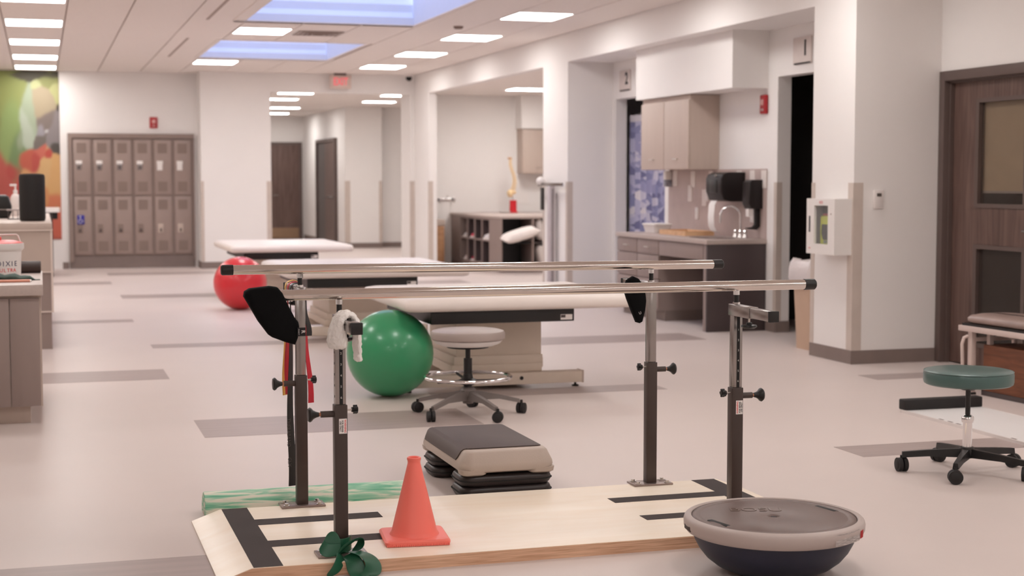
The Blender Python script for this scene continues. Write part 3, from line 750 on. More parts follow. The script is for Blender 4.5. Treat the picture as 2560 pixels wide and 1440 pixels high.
g = G(oo); g.loft([[(SX+p[0],SY+p[1],z) for p in rrect(-hx,hx,-.285,.315,r,0,4)] for hx, r, z in ((.172,.02,.198),(.170,.02,.2065),(.165,.02,.208))]); obj('top_mat', g, M_sblack, st)
g = G(oo); fl = ((-.164,.2085),(-.180,.2052),(-.1905,.1965),(-.2035,.170),(-.209,.158))
g.loft([[(SX+x,SY-.282+.03*i*i/16,z),(SX+x,SY+.312-.02*i*i/16,z),(SX+x+.006,SY+.312-.02*i*i/16,z-.006),(SX+x+.006,SY-.282+.03*i*i/16,z-.006)] for i, (x, z) in enumerate(fl)]); obj('mat_flap', g, M_sblack, st)
def riser(x, y, z, label):
    r = thing('step_riser', label, 'riser', (x,y,z), 0, 'risers under the aerobic step')
    g = G(); prof = ((-.006,.002),(0,.008),(.004,.016),(.004,.034),(0,.044),(-.008,.0495))
    g.loft([rrect(-.200-d,.200+d,-.105-d,.105+d,.06,zz,5) for d, zz in prof]); obj('riser_body', g, M_riser, r)
    g = G(); g.loft([rrect(-.209,.209,-.114,.114,.06,zz,5) for zz in (.0235,.0265)]); obj('riser_groove', g, M_ink, r)
    return r
riser(SX, SY-.245, 0, 'black step riser, lower of the near pair'); riser(SX, SY-.245, .05, 'black step riser, upper of the near pair')
riser(SX, SY+.245, 0, 'black step riser, lower of the far pair'); riser(SX, SY+.245, .05, 'black step riser, upper of the far pair')

# marbled half-round foam roller
g = G((1.06,6.22,0)); pf = [(6.22+.078*math.cos(a), .016+.076*math.sin(a)) for a in [PI*k/16 for k in range(17)]] + [(6.142,0.0),(6.298,0.0)]
g.prism(pf, .605, 1.515, 'X', bev=.005, seg=2)
mm = bpy.data.materials.new('marbled_green_foam'); mm.use_nodes = True; nt = mm.node_tree
tc = nt.nodes.new('ShaderNodeTexCoord'); mp = nt.nodes.new('ShaderNodeMapping'); mp.inputs['Scale'].default_value = (3.2,14,34)
nz = nt.nodes.new('ShaderNodeTexNoise'); nz.inputs['Scale'].default_value = 1.6; nz.inputs['Detail'].default_value = 7; nz.inputs['Distortion'].default_value = .8
rp = nt.nodes.new('ShaderNodeValToRGB'); rp.color_ramp.elements[0].position = .34; rp.color_ramp.elements[0].color = rgb(96,176,140); rp.color_ramp.elements[1].position = .56; rp.color_ramp.elements[1].color = rgb(226,222,204)
e = rp.color_ramp.elements.new(.47); e.color = rgb(160,206,176)
nt.links.new(tc.outputs['Object'], mp.inputs[0]); nt.links.new(mp.outputs[0], nz.inputs[0]); nt.links.new(nz.outputs[0], rp.inputs[0]); nt.links.new(rp.outputs[0], nt.nodes['Principled BSDF'].inputs['Base Color']); nt.nodes['Principled BSDF'].inputs['Roughness'].default_value = .6
tag(obj('foam_roller', g, mm, None, ang=40, loc=(1.06,6.22,0)), 'green and cream marbled foam roller lying behind the platform', 'foam roller')

# ================================================================ STOOLS
def caster(g1, x, y, a, r, zt):
    """twin wheel caster: two wheels either side of a hood, appended to g1"""
    c, s = math.cos(a), math.sin(a)
    for k in (-1, 1):
        p0 = Vector((x-s*.004*k, y+c*.004*k, r)); p1 = Vector((x-s*.022*k, y+c*.022*k, r)); g1.cyl(p0, p1, r, seg=24); g1.cyl(p1, p1+Vector((-s*.002*k, c*.002*k, 0)), r*.7, r*.6, seg=20)
    g1.cyl((x,y,r),(x,y,zt),.008, seg=10)
def star_leg(a, r0, r1, z0, z1, w0, w1, h0, h1):
    g = G(); g.X = Matrix.Rotation(a, 4, 'Z')
    g.loft([[(r0,-w0,z0-h0),(r0,w0,z0-h0),(r0,w0*.7,z0),(r0,-w0*.7,z0)],[(r1*.6,-w1*1.15,(z0+z1)/2-h1*1.1),(r1*.6,w1*1.15,(z0+z1)/2-h1*1.1),(r1*.6,w1*.8,(z0+z1)/2),(r1*.6,-w1*.8,(z0+z1)/2)],[(r1,-w1,z1-h1),(r1,w1,z1-h1),(r1,w1*.7,z1),(r1,-w1*.7,z1)]])
    return g
# grey stool
gs = thing('rolling_stool', 'grey rolling stool with chrome foot ring beside the green ball', 'stool', (2.325,8.44,0), math.radians(70))
g = G(); g.lathe([(0,.440),(.205,.440),(.213,.447),(.214,.475),(.206,.488),(.18,.495),(0,.498)], seg=56); obj('seat', g, M_gseat, gs)
g = G(); g.lathe([(0,.405),(.15,.405),(.185,.418),(.202,.438),(0,.438)], seg=56); obj('seat_shell', g, M_white, gs)
g = G(); g.lathe([(0,.392),(.118,.392),(.125,.398),(.12,.405),(0,.405)], seg=40); obj('seat_plate', g, M_black, gs)
g = G(); g.cyl((0,0,.13),(0,0,.33),.024).cyl((0,0,.33),(0,0,.395),.0145); obj('gas_column', g, M_black, gs)
g = G(); g.tube([(.246*math.cos(2*PI*k/48), .246*math.sin(2*PI*k/48), .222) for k in range(48)], .0105, 12, True); obj('foot_ring', g, M_chrome, gs)
for k in range(3):
    a = 2*PI*k/3+.35; g = G(); g.tube([(.02*math.cos(a),.02*math.sin(a),.20),(.12*math.cos(a),.12*math.sin(a),.205),(.24*math.cos(a),.24*math.sin(a),.213)], .008, 8); obj('ring_spoke', g, M_black, gs)
g = G(); g.lathe([(0,.165),(.06,.186),(.066,.20),(.03,.215),(.026,.24),(0,.24)], seg=28); obj('ring_hub', g, M_black, gs)
g = G(); g.lathe([(0,.07),(.03,.07),(.036,.10),(.045,.12),(.046,.148),(.032,.165),(0,.165)], seg=28); obj('base_hub', g, M_gleg, gs)
for k in range(5):
    a = 2*PI*k/5
    l_ = obj('base_leg', star_leg(a,.03,.305,.145,.085,.024,.014,.055,.022), M_gleg, gs)
    g = G(); caster(g, .318*math.cos(a), .318*math.sin(a), a+.9, .031, .078); obj('caster', g, M_rubber, l_)
# green stool
gn = thing('rolling_stool', 'dark green round stool on a black wheeled base', 'stool', (4.064,6.089,0), math.radians(11))
g = G(); g.lathe([(0,.412),(.19,.412),(.199,.418),(.202,.43),(.202,.462),(.197,.474),(.186,.479),(.10,.483),(0,.484)], seg=60); se = obj('seat', g, M_teal, gn)
g = G(); g.tube([(.1985*math.cos(2*PI*k/56), .1985*math.sin(2*PI*k/56), .473) for k in range(56)], .003, 8, True); obj('welt', g, M_teal, se)
g = G(); g.lathe([(0,.385),(.03,.386),(.05,.398),(.062,.412),(0,.412)], seg=28); g.box(.03,.075,-.012,.012,.392,.402); obj('seat_mount', g, M_black, gn)
g = G(); g.cyl((0,0,.20),(0,0,.39),.0115); obj('spindle', g, M_black, gn)
g = G(); g.lathe([(0,.09),(.021,.09),(.021,.235),(.0265,.236),(.0285,.25),(.0265,.262),(.018,.270),(.0118,.272),(.0118,.268)], seg=32); obj('chrome_column', g, M_chrome, gn)
g = G(); g.lathe([(0,.07),(.03,.072),(.036,.085),(.036,.105),(.03,.122),(0,.122)], seg=24); obj('base_hub', g, M_black, gn)
for k in range(5):
    a = 2*PI*k/5
    l_ = obj('base_leg', star_leg(a,.022,.292,.115,.092,.022,.014,.04,.026), M_black, gn)
    g = G(); caster(g, .293*math.cos(a), .293*math.sin(a), a+1.9, .032, .075); obj('caster', g, M_rubber, l_)

# ================================================================ EXERCISE BALLS
def ball(loc, r, m, label, rot):
    b = thing('exercise_ball', label, 'exercise ball', loc, rot)
    g = G(); q = []
    for i in range(49):
        t = PI*i/48; q.append((r*math.sin(t)*(1+.0025*math.cos(i*PI/2*2)*(8 < i < 40)), r-r*math.cos(t)))
    q[0] = (0, .004); q[-1] = (0, 2*r); q = [(rr, max(zz,.004)) for rr, zz in q]
    g.lathe(q, seg=64); bb = obj('ball_body', g, m, b, ang=60)
    return b, bb
ball((2.068,9.335,0), .271, M_gball, 'large green exercise ball under the corner of the nearest treatment table', 0)
b_, bb = ball((1.975,16.1,0), .275, M_rball, 'large red exercise ball in front of the middle treatment table', 0)

# ================================================================ TREATMENT TABLES
def table(loc, label):
    t = thing('treatment_table', label, 'treatment table', loc, 0, 'treatment tables')
    g = G(); X, Y, Z = .77, .69, .045
    g.loft([rrect(-X+d,X-d,-Y+d,Y-d,r,z+Z,6) for d, r, z in ((.03,.05,.50),(.008,.06,.506),(0,.065,.525),(.003,.065,.552),(.02,.06,.572),(.06,.05,.58))])
    obj('mattress', g, M_cream, t, ang=60)
    g = G(); g.box(-.60,.325,-.63,-.57,.465,.544,bev=.003); fr = obj('front_rail', g, M_black, t)
    g = G(); g.box(.235,.312,-.6315,-.630,.475,.508); lb = obj('rating_label', g, M_paper, fr)
    g = G(); g.box(.237,.266,-.633,-.6315,.488,.505); obj('label_logo', g, M_cabd, fr)
    g = G(); g.box(-.60,.325,.57,.63,.465,.544,bev=.003); obj('rear_rail', g, M_black, t)
    for sx in (-.60,.265): g = G(); g.box(sx,sx+.06,-.57,.57,.465,.544); obj('side_rail', g, M_black, t)
    g = G(); g.box(-.33,.245,-.21,.50,.21,.465,bev=.004); obj('column_upper', g, M_tbase, t)
    g = G(); g.box(-.35,.25,-.225,.515,.155,.215,bev=.004); obj('column_band', g, M_tbase, t)
    g = G(); g.box(-.37,.24,-.24,.53,.105,.16,bev=.004); obj('column_skirt', g, M_tbase, t)
    g = G(); g.box(-.70,.505,-.305,-.21,.03,.105,bev=.005); fb = obj('foot_beam', g, M_tbase, t)
    g = G(); g.cyl((.08,-.306,.072),(.08,-.311,.072),.012); obj('beam_plug', g, M_black, fb)
    g = G(); g.box(.495,.507,-.307,-.208,.028,.107); obj('beam_cap', g, M_cabl, fb)
    g = G(); g.box(-.70,.505,.54,.63,.03,.105,bev=.005); obj('foot_beam', g, M_tbase, t)
    for x in (-.25,.10): g = G(); g.box(x,x+.07,-.21,.54,.035,.105); obj('base_member', g, M_tbase, t)
    for x in (-.66,.465):
        for y in (-.255,.585): g = G(); g.lathe([(0,0),(.022,0),(.024,.008),(.008,.014),(.006,.032),(0,.032)], (x,y,0), 14); obj('levelling_foot', g, M_black, t)
    return t
t1 = table((2.87,9.71,0), 'cream treatment table nearest the parallel bars, behind the grey stool')
t2 = dup(t1, (2.67,13.2,0), label='cream treatment table second from the parallel bars, right of the red ball')
t3 = dup(t1, (2.68,17.9,0), label='cream treatment table farthest away, in front of the white far pier')
t2.scale = (1,1.2,1); t3.scale = (.90,1.28,1)

# ================================================================ SLIDE BOARD AND BENCH ON THE RIGHT
sd = thing('slide_board', 'glossy white slide board with a black end bumper on the floor', 'slide board', (5.02,6.8,0)); oo = sd.location
g = G(oo); g.box(4.765,5.275,5.9,7.80,.006,.016); obj('board', g, mat('slide_surface_white', (238,234,232), .3, var=.005, spec=.3), sd)
g = G(oo); g.box(4.758,4.768,5.9,7.80,.0,.018); g.box(5.272,5.282,5.9,7.8,0,.018); obj('edge_strip', g, M_whitep, sd)
g = G(oo); g.box(4.76,5.28,7.76,7.83,.016,.078,bev=.008); obj('bumper', g, M_rubber, sd)
g = G(oo); g.box(4.77,5.27,5.9,7.8,0,.006); obj('underlay', g, M_rubber, sd)
for y in (7.42,7.33,7.25,6.75): g = G(oo); g.box(4.772,4.788,y-.025,y+.02,.016,.0165); obj('print_mark', g, mat('ink_brown', (110,88,84), .7), sd)

bn = thing('padded_bench', 'grey padded bench on a pale metal frame in front of the wooden door', 'bench', (5.80,7.7,0), math.radians(3.5))
g = G()
g.loft([rrect(-.185+d,.185-d,-.80+d,.75-d,.10,z,6) for d, z in ((.02,.447),(0,.462),(-.002,.48),(.012,.497),(.05,.508),(.1,.511))]); obj('pad', g, mat('bench_taupe_vinyl', (150,128,120), .3, var=.12, scale=5, bump=.25, bscale=9), bn, ang=60)
M_bf = mat('bench_frame_pale', (208,188,180), .4, var=.02)
g = G(); g.box(-.185,.185,-.80,.74,.432,.447); obj('pad_board', g, M_black, bn)
for x in (-.20,.165): g = G(); g.box(x,x+.035,-.80,.76,.397,.432,bev=.003); obj('side_rail', g, M_bf, bn)
g = G(); g.box(-.165,.165,.725,.76,.397,.432); g.box(-.165,.165,-.80,-.765,.397,.432); obj('cross_rail', g, M_bf, bn)
for x in (-.185,.15):
    for y in (.64,-.70): g = G(); g.box(x,x+.035,y,y+.04,.012,.397,bev=.003); l_ = obj('leg', g, M_bf, bn); q = G(); q.box(x-.003,x+.038,y-.003,y+.043,0,.014); obj('foot_pad', q, M_rubber, l_)
for y in (.645,-.69): g = G(); g.box(-.15,.15,y,y+.03,.335,.36); g.box(-.15,.15,y+.005,y+.02,.115,.127); obj('stretcher', g, M_bf, bn)
for x in (-.11,.10): g = G(); g.box(x,x+.03,.56,.59,.27,.335); g.box(x,x+.03,.56,.59,.335,.397); obj('drop_bracket', g, M_bf, bn)
g = G(); g.tube([(-.20,.66,.37),(-.225,.665,.36),(-.235,.67,.32),(-.23,.67,.22),(-.225,.67,.12),(-.20,.67,.09)], .011, 10); obj('side_handle', g, M_bf, bn)
cr = thing('wooden_crate', 'orange brown wooden crate stored under the padded bench', 'crate', (5.80,7.75,0), math.radians(3.5))
M_crate = wood('crate_wood', (104,58,36), (138,84,56), 3, (1,1,8), .6, 1)
g = G(); g.box(-.13,.13,-.4,.55,.03,.32,bev=.004); obj('crate_body', g, M_crate, cr)
g = G(); g.box(-.135,.135,.551,.556,.03,.075); g.box(-.135,.135,-.405,.555,0,.03); obj('skid', g, M_cabd, cr)
g = G(); g.box(-.02,.05,-.404,-.4,.14,.18); obj('hand_hole', g, M_ink, cr)

# ================================================================ COLUMN: defibrillator cabinet, thermostat
ae = thing('defibrillator_cabinet', 'white defibrillator wall cabinet on the column with a lime unit behind glass', 'cabinet', (5.66,10.19,.80)); oo = ae.location
g = G(oo); y0, y1, z0, z1 = 9.985, 10.41, .80, 1.21
for b in ((5.535,5.658,y0,y0+.012,z0,z1),(5.535,5.658,y1-.012,y1,z0,z1),(5.535,5.658,y0+.012,y1-.012,z0,z0+.012),(5.535,5.658,y0+.012,y1-.012,z1-.012,z1),(5.645,5.658,y0+.012,y1-.012,z0+.012,z1-.012)): g.box(*b)
obj('cabinet_box', g, M_white, ae)
g = G(oo)
for b in ((y0,10.085,z0,z1),(10.295,y1,z0,z1),(10.085,10.295,z0,.875),(10.085,10.295,1.16,z1)): g.box(5.515,5.535,*b)
dr = obj('door', g, M_white, ae)
g = G(oo); g.box(5.524,5.527,10.085,10.295,.875,1.16); obj('window_pane', g, M_clear, dr)
g = G(oo); g.box(5.5135,5.516,10.352,10.372,.96,1.08); obj('handle_slot', g, M_ink, dr)
g = G(oo); g.cyl((5.516,10.035,1.10),(5.508,10.035,1.10),.006); obj('lock', g, M_alu, dr)
text('AED', .03, (5.514-oo.x, 10.19-oo.y, 1.183-oo.z), '-X', M_inkp, dr)
text('AED', .016, (5.514-oo.x, 10.36-oo.y, .84-oo.z), '-X', M_inkp, dr)
g = G(oo); g.box(5.640,5.645,y0+.013,y1-.013,z0+.013,z1-.013); obj('liner', g, mat('liner_dark', (74,66,64), .8), ae)
df = thing('defibrillator', 'lime green defibrillator with dark screen inside the wall cabinet', 'defibrillator', (5.60,10.19,.812)); oo = df.location
g = G(oo); g.box(5.56,5.635,10.095,10.29,.812,1.085,bev=.015); obj('housing', g, mat('lime_plastic', (206,214,60), .4), df)
g = G(oo); g.prism([(10.14,1.02),(10.245,1.02),(10.25,.95),(10.225,.905),(10.16,.905),(10.135,.95)], 5.553, 5.56, 'X'); obj('screen', g, M_black, df)
g = G(oo); g.box(5.56,5.62,10.15,10.25,1.085,1.1,bev=.006); obj('carry_handle', g, M_red, df)
g = G(oo); g.box(5.552,5.56,10.17,10.215,.88,.902); obj('button', g, mat('button_grey', (130,140,120), .5), df)
g = G(oo); g.box(5.55,5.558,10.11,10.135,.99,1.07); obj('tag_card', g, M_paper, df)
th = thing('thermostat', 'small white thermostat on the column wall facing the camera', 'thermostat', (5.856,9.97,1.14)); oo = th.location
g = G(oo); g.box(5.818,5.894,9.948,9.97,1.14,1.275,bev=.005); obj('housing', g, M_whitep, th)
g = G(oo); g.box(5.838,5.876,9.9465,9.949,1.228,1.252); obj('display', g, mat('lcd_grey', (86,78,74), .4), th)

# ================================================================ NICHE: counter, cabinets, dispensers
CT = .82
wt = thing('worktop', 'grey laminate worktop along the niche wall under the paper towel dispenser', 'worktop', (5.9,13.5,CT)); oo = wt.location
g = G(oo); g.box(5.61,6.2,12.44,14.68,CT-.042,CT,bev=.004); obj('slab', g, M_top, wt)
def drawer_front(p, oo, y0, y1, z0, z1, handle=True, name='drawer', m=None):
    g = G(oo); g.box(5.625,5.645,y0+.004,y1-.004,z0+.004,z1-.004,bev=.002); d_ = obj(name, g, m or M_cab, p)
    if handle:
        yc = (y0+y1)/2; zc = (z0+z1)/2
        if name == 'door': zc = z1-.07
        g = G(oo); g.tube([(5.626,yc-.05,zc),(5.606,yc-.05,zc),(5.606,yc+.05,zc),(5.626,yc+.05,zc)], .0045, 8); obj('handle', g, M_alu, d_)
    return d_
def basecab(y0, y1, label):
    c = thing('base_cabinet', label, 'cabinet', (5.9,(y0+y1)/2,0), 0, 'base cabinets under the niche worktop'); oo = c.location
    g = G(oo); g.box(5.645,6.195,y0,y1,.10,CT-.043); obj('carcass', g, M_cab, c)
    g = G(oo); g.box(5.70,6.195,y0,y1,0,.10); obj('toe_kick', g, M_base, c)
    drawer_front(c, oo, y0, y1, CT-.19, CT-.045); drawer_front(c, oo, y0, y1, .40, CT-.19, name='drawer', handle=True); drawer_front(c, oo, y0, y1, .10, .40)
    return c
basecab(14.13,14.67,'taupe drawer cabinet at the far end of the niche worktop'); basecab(13.58,14.12,'taupe drawer cabinet next to the knee space')
kd = thing('knee_drawer', 'shallow taupe drawer unit over the open knee space', 'drawer', (5.9,13.0,CT-.2)); oo = kd.location
g = G(oo); g.box(5.66,6.1,12.56,13.57,CT-.17,CT-.043); obj('drawer_box', g, M_cabd, kd)
drawer_front(kd, oo, 12.54, 13.57, CT-.19, CT-.045, handle=False, name='drawer_front')
ep = thing('end_panel', 'dark charcoal end panel closing the near end of the niche counter', 'panel', (5.9,12.47,0)); oo = ep.location
g = G(oo); g.box(5.625,6.195,12.45,12.48,0,CT-.043,bev=.002); obj('panel_board', g, M_cabd, ep)
g = G(oo); g.box(5.627,5.66,12.48,12.535,.0,CT-.043); obj('filler', g, M_cab, ep)
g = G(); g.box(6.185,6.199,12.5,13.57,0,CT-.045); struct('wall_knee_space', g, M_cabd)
def wallcab(y0, y1, label):
    c = thing('wall_cabinet', label, 'cabinet', (6.04,(y0+y1)/2,1.45), 0, 'wall cabinets under the niche bulkhead'); oo = c.location
    g = G(oo); g.box(5.90,6.198,y0,y1,1.45,2.155); obj('carcass', g, M_cabl, c)
    g = G(oo); g.box(5.88,5.90,y0+.003,y1-.003,1.452,2.11,bev=.002); d_ = obj('door', g, M_cabl, c)
    g = G(oo); ym = (y0+y1)/2; g.tube([(5.882,ym-.05,1.55),(5.862,ym-.05,1.55),(5.862,ym+.05,1.55),(5.882,ym+.05,1.55)], .0045, 8); obj('handle', g, M_alu, d_)
wallcab(14.075,14.67,'beige wall cabinet, far one of the niche pair'); wallcab(13.47,14.07,'beige wall cabinet, near one of the niche pair with its side in view')
# tiled splash
M_tile = mat('splash_tile_mauve', (190,170,164), .35, var=.05); M_tilew = mat('splash_tile_white', (232,222,216), .3)
sp = sempty('wall_splash', (6.199,13.5,CT)); oo = sp.location
g = G(oo); g.box(6.190,6.1995,12.45,14.68,CT+.001,1.448); obj('splash_sheet', g, M_tile, sp)
for y, z in ((14.5,1.37),(14.05,1.36),(13.62,1.36),(13.0,1.36),(12.72,1.36),(12.49,1.36),(14.12,1.22),(13.78,1.18)):
    g = G(oo); g.box(6.184,6.191,y-.05,y+.05,z-.085,z+.075); obj('tile', g, M_tilew, sp)
# dispensers
pt = thing('towel_dispenser', 'black paper towel dispenser on the niche wall above the sink', 'dispenser', (6.07,13.03,1.14)); oo = pt.location
prof = [(6.19,1.42),(6.02,1.42),(5.965,1.40),(5.945,1.36),(5.945,1.24),(5.975,1.165),(6.05,1.15),(6.19,1.15)]
g = G(oo); g.prism(prof, 12.87, 13.21, 'Y', bev=.012); obj('dispenser_body', g, mat('dispenser_black', (32,25,25), .4, spec=.3), pt)
g = G(oo); g.box(5.94,5.95,12.96,13.12,1.23,1.35,bev=.004); obj('view_window', g, M_black, pt)
g = G(oo); g.cyl((5.95,12.99,1.39),(5.94,12.99,1.39),.01); obj('key_lock', g, M_alu, pt)
g = G(oo); g.ribbon([((5.99,13.11,1.16),(0,.065,0)),((5.965,13.11,1.12),(0,.065,0)),((5.955,13.11,1.0),(0,.065,0)),((5.96,13.11,.92),(0,.065,0)),((5.985,13.11,.875),(0,.065,0)),((6.03,13.11,.86),(0,.06,0))], .002); obj('paper_towel', g, M_paper, pt)
sdp = thing('soap_dispenser', 'slim black soap dispenser on the niche wall right of the towel dispenser', 'dispenser', (6.12,12.58,.90)); oo = sdp.location
g = G(oo); g.prism([(6.19,1.35),(6.09,1.35),(6.06,1.33),(6.055,1.14),(6.08,1.09),(6.19,1.09)], 12.51, 12.66, 'Y', bev=.01); obj('dispenser_body', g, mat('dispenser_black', (32,25,25), .4, spec=.3), sdp)
g = G(oo); g.prism([(6.19,1.09),(6.14,1.09),(6.145,.95),(6.12,.925),(6.06,.92),(6.06,.91),(6.16,.90),(6.19,.93)], 12.56, 12.60, 'Y', bev=.004); obj('drip_arm', g, M_black, sdp)
g = G(oo); g.box(6.07,6.11,12.55,12.61,1.02,1.09); obj('nozzle', g, M_whitep, sdp)
for i, (y, z, lb) in enumerate(((12.72,1.02,'white wall outlet between faucet and soap dispenser'),(13.95,1.02,'white wall outlet left of the paper towel'),(13.72,1.20,'white wall switch left of the towel dispenser'))):
    r = thing('wall_outlet', lb, 'outlet', (6.19,y,z), 0, 'outlets on the niche splash'); g = G(); g.box(-.008,0,-.037,.037,-.058,.058,bev=.003); obj('plate', g, M_whitep, r)
    for dz in (-.022,.022): g = G(); g.box(-.0105,-.008,-.014,.014,dz-.014,dz+.014); obj('receptacle', g, M_paper, r)
fa = thing('faucet', 'chrome gooseneck faucet with lever handles on the niche worktop', 'faucet', (5.98,12.74,CT)); oo = fa.location
yc = 12.74; pts = [(6.08,yc,CT+.02),(6.08,yc,CT+.20)] + [(5.99+.09*math.cos(a), yc+.02*(1-math.cos(a)), CT+.20+.09*math.sin(a)) for a in [PI*k/12 for k in range(1,13)]] + [(5.90,yc+.04,CT+.14)]
g = G(oo); g.tube(pts, .010, 14); obj('spout', g, M_chrome, fa)
for dy in (-.10,0,.10): g = G(oo); g.lathe([(0,CT),(.026,CT),(.026,CT+.012),(.018,CT+.035),(.016,CT+.055),(.02,CT+.062),(.012,CT+.075),(0,CT+.076)], (6.08,yc+dy,0), 18); obj('handle' if dy else 'spout_base', g, M_chrome, fa)
g = G((5.92,12.85,CT)); g.loft([rrect(5.72,6.0,12.62,13.10,.06,CT+.0005,6), rrect(5.715,6.005,12.615,13.105,.06,CT+.004,6), rrect(5.74,5.98,12.64,13.08,.05,CT+.004,6), rrect(5.745,5.975,12.645,13.075,.05,CT+.0015,6)]); tag(obj('sink', g, M_steel, None, loc=(5.92,12.85,CT)), 'steel sink rim set in the niche worktop below the faucet', 'sink')
tr = thing('wooden_tray', 'pale wooden tray lying on the niche worktop left of the sink', 'tray', (5.95,13.65,CT)); oo = tr.location
M_pine = wood('tray_pine', (206,160,120), (232,192,152), 3, (1,8,8), .5, .6)
g = G(oo); g.box(5.80,6.10,13.35,13.98,CT+.001,CT+.012); obj('bottom', g, M_pine, tr)
g = G(oo)
for b in ((5.80,5.812,13.35,13.98),(6.088,6.10,13.35,13.98),(5.812,6.088,13.35,13.362),(5.812,6.088,13.968,13.98)): g.box(*b, CT+.012, CT+.045)
obj('side', g, M_pine, tr)
tb = thing('plastic_tub', 'frosted plastic tub of wipes at the far end of the niche worktop', 'tub', (5.93,14.35,CT)); oo = tb.location
g = G(oo); g.loft([[(5.93+p[0],14.35+p[1],z) for p in rrect(-a,a,-b,b,.03,0,5)] for a, b, z in ((.08,.14,CT+.001),(.095,.16,CT+.075),(.10,.165,CT+.078))]); obj('tub_body', g, M_whitep, tb)
g = G(oo); g.loft([[(5.93+p[0],14.35+p[1],z) for p in rrect(-a,a,-b,b,.03,0,5)] for a, b, z in ((.104,.17,CT+.078),(.104,.17,CT+.09),(.08,.15,CT+.094))]); obj('lid', g, M_paper, tb)
hp = thing('hand_sanitizer', 'white wall bottle with coloured label at the end of the splash', 'bottle', (6.15,14.62,1.28)); oo = hp.location
g = G(oo); g.box(6.12,6.19,14.58,14.66,1.35,1.44,bev=.008); obj('head', g, M_paper, hp); g = G(oo); g.box(6.125,6.19,14.59,14.65,1.28,1.35); obj('label', g, mat('label_mix', (150,150,160), .5, var=.4, scale=40), hp)
# signs
def sign(y, n, label):
    s = thing('room_sign', label, 'sign', (6.2,y,2.33)); oo = s.location
    g = G(oo); g.box(6.185,6.199,y-.16,y+.16,2.33,2.555,bev=.003); p = obj('plate', g, M_clip, s)
    g = G(oo); g.box(6.182,6.185,y-.155,y+.135,2.328,2.340); obj('underline', g, M_ink, s)
    text(n, .18, (6.184-oo.x, y-.06-oo.y, 2.455-oo.z), '-X', M_ink, s, name='numeral', bold=.005)
sign(11.80, '1', 'white room sign with the numeral 1 over the dark doorway'); sign(15.93, '2', 'white room sign with the numeral 2 over the curtained doorway')
def alarm(loc, face, label):
    r = thing('fire_alarm', label, 'fire alarm', loc, {'-X': -PI/2, '-Y': 0}[face])
    g = G(); g.box(-.06,.06,-.03,0,-.085,.085,bev=.012); obj('housing', g, M_red, r)
    g = G(); g.box(-.028,.028,-.042,-.029,-.01,.045,bev=.006); obj('strobe', g, mat('strobe_clear', (214,160,156), .2), r)
    text('FIRE', .03, (0,-.0315,-.05), '-Y', M_inkw, r)
alarm((6.198,12.50,2.02), '-X', 'red fire alarm strobe on the niche wall beside doorway one')
alarm((1.687,24.25,2.222), '-Y', 'red fire alarm strobe on the wall above the lockers')
# curtain in doorway two
cu = thing('privacy_curtain', 'blue patterned privacy curtain in the doorway under sign 2', 'curtain', (6.43,15.5,.32)); oo = cu.location
def sheet(z0, z1, mat_, name, parent, y0=14.78, y1=16.3):
    g = G(oo); n = 90; A = []
    for i in range(n+1):
        y = y0+(y1-y0)*i/n; x = 6.43+.035*math.sin(i*.62)+.012*math.sin(i*1.9+1)
        A.append([g.b.verts.new((x,y,z0+(z1-z0)*k/4)) for k in range(5)])
    for a, b in zip(A, A[1:]):
        for k in range(4): g.b.faces.new((a[k],b[k],b[k+1],a[k+1]))
    g._t(g.b.verts[:]); bmesh.ops.solidify(g.b, geom=g.b.faces[:], thickness=.002)
    return obj(name, g, mat_, parent, ang=80)
mc = bpy.data.materials.new('curtain_blue_pattern'); mc.use_nodes = True; nt = mc.node_tree
tc = nt.nodes.new('ShaderNodeTexCoord'); mp = nt.nodes.new('ShaderNodeMapping'); mp.inputs['Scale'].default_value = (.2,9,9)
vo = nt.nodes.new('ShaderNodeTexVoronoi'); vo.inputs['Scale'].default_value = 1.6
rp = nt.nodes.new('ShaderNodeValToRGB'); rp.color_ramp.interpolation = 'CONSTANT'
cs = [(0,(124,124,160)),(.25,(164,163,196)),(.45,(192,190,214)),(.62,(144,146,182)),(.75,(212,208,222)),(.88,(230,224,228))]
rp.color_ramp.elements[0].color = rgb(*cs[0][1]); rp.color_ramp.elements[1].position = .25; rp.color_ramp.elements[1].color = rgb(*cs[1][1])
for p_, c_ in cs[2:]: e = rp.color_ramp.elements.new(p_); e.color = rgb(*c_)
nt.links.new(tc.outputs['Object'], mp.inputs[0]); nt.links.new(mp.outputs[0], vo.inputs['Vector']); nt.links.new(vo.outputs['Color'], rp.inputs[0]); nt.links.new(rp.outputs[0], nt.nodes['Principled BSDF'].inputs['Base Color']); nt.nodes['Principled BSDF'].inputs['Roughness'].default_value = .8
sheet(.32, 2.0, mc, 'curtain_cloth', cu); sheet(2.0, 2.075, mat('curtain_mesh_white', (220,214,220), .8), 'curtain_heading', cu)
g = G(oo); g.box(6.415,6.445,14.75,16.32,2.075,2.10); obj('curtain_rail', g, M_steel, cu)
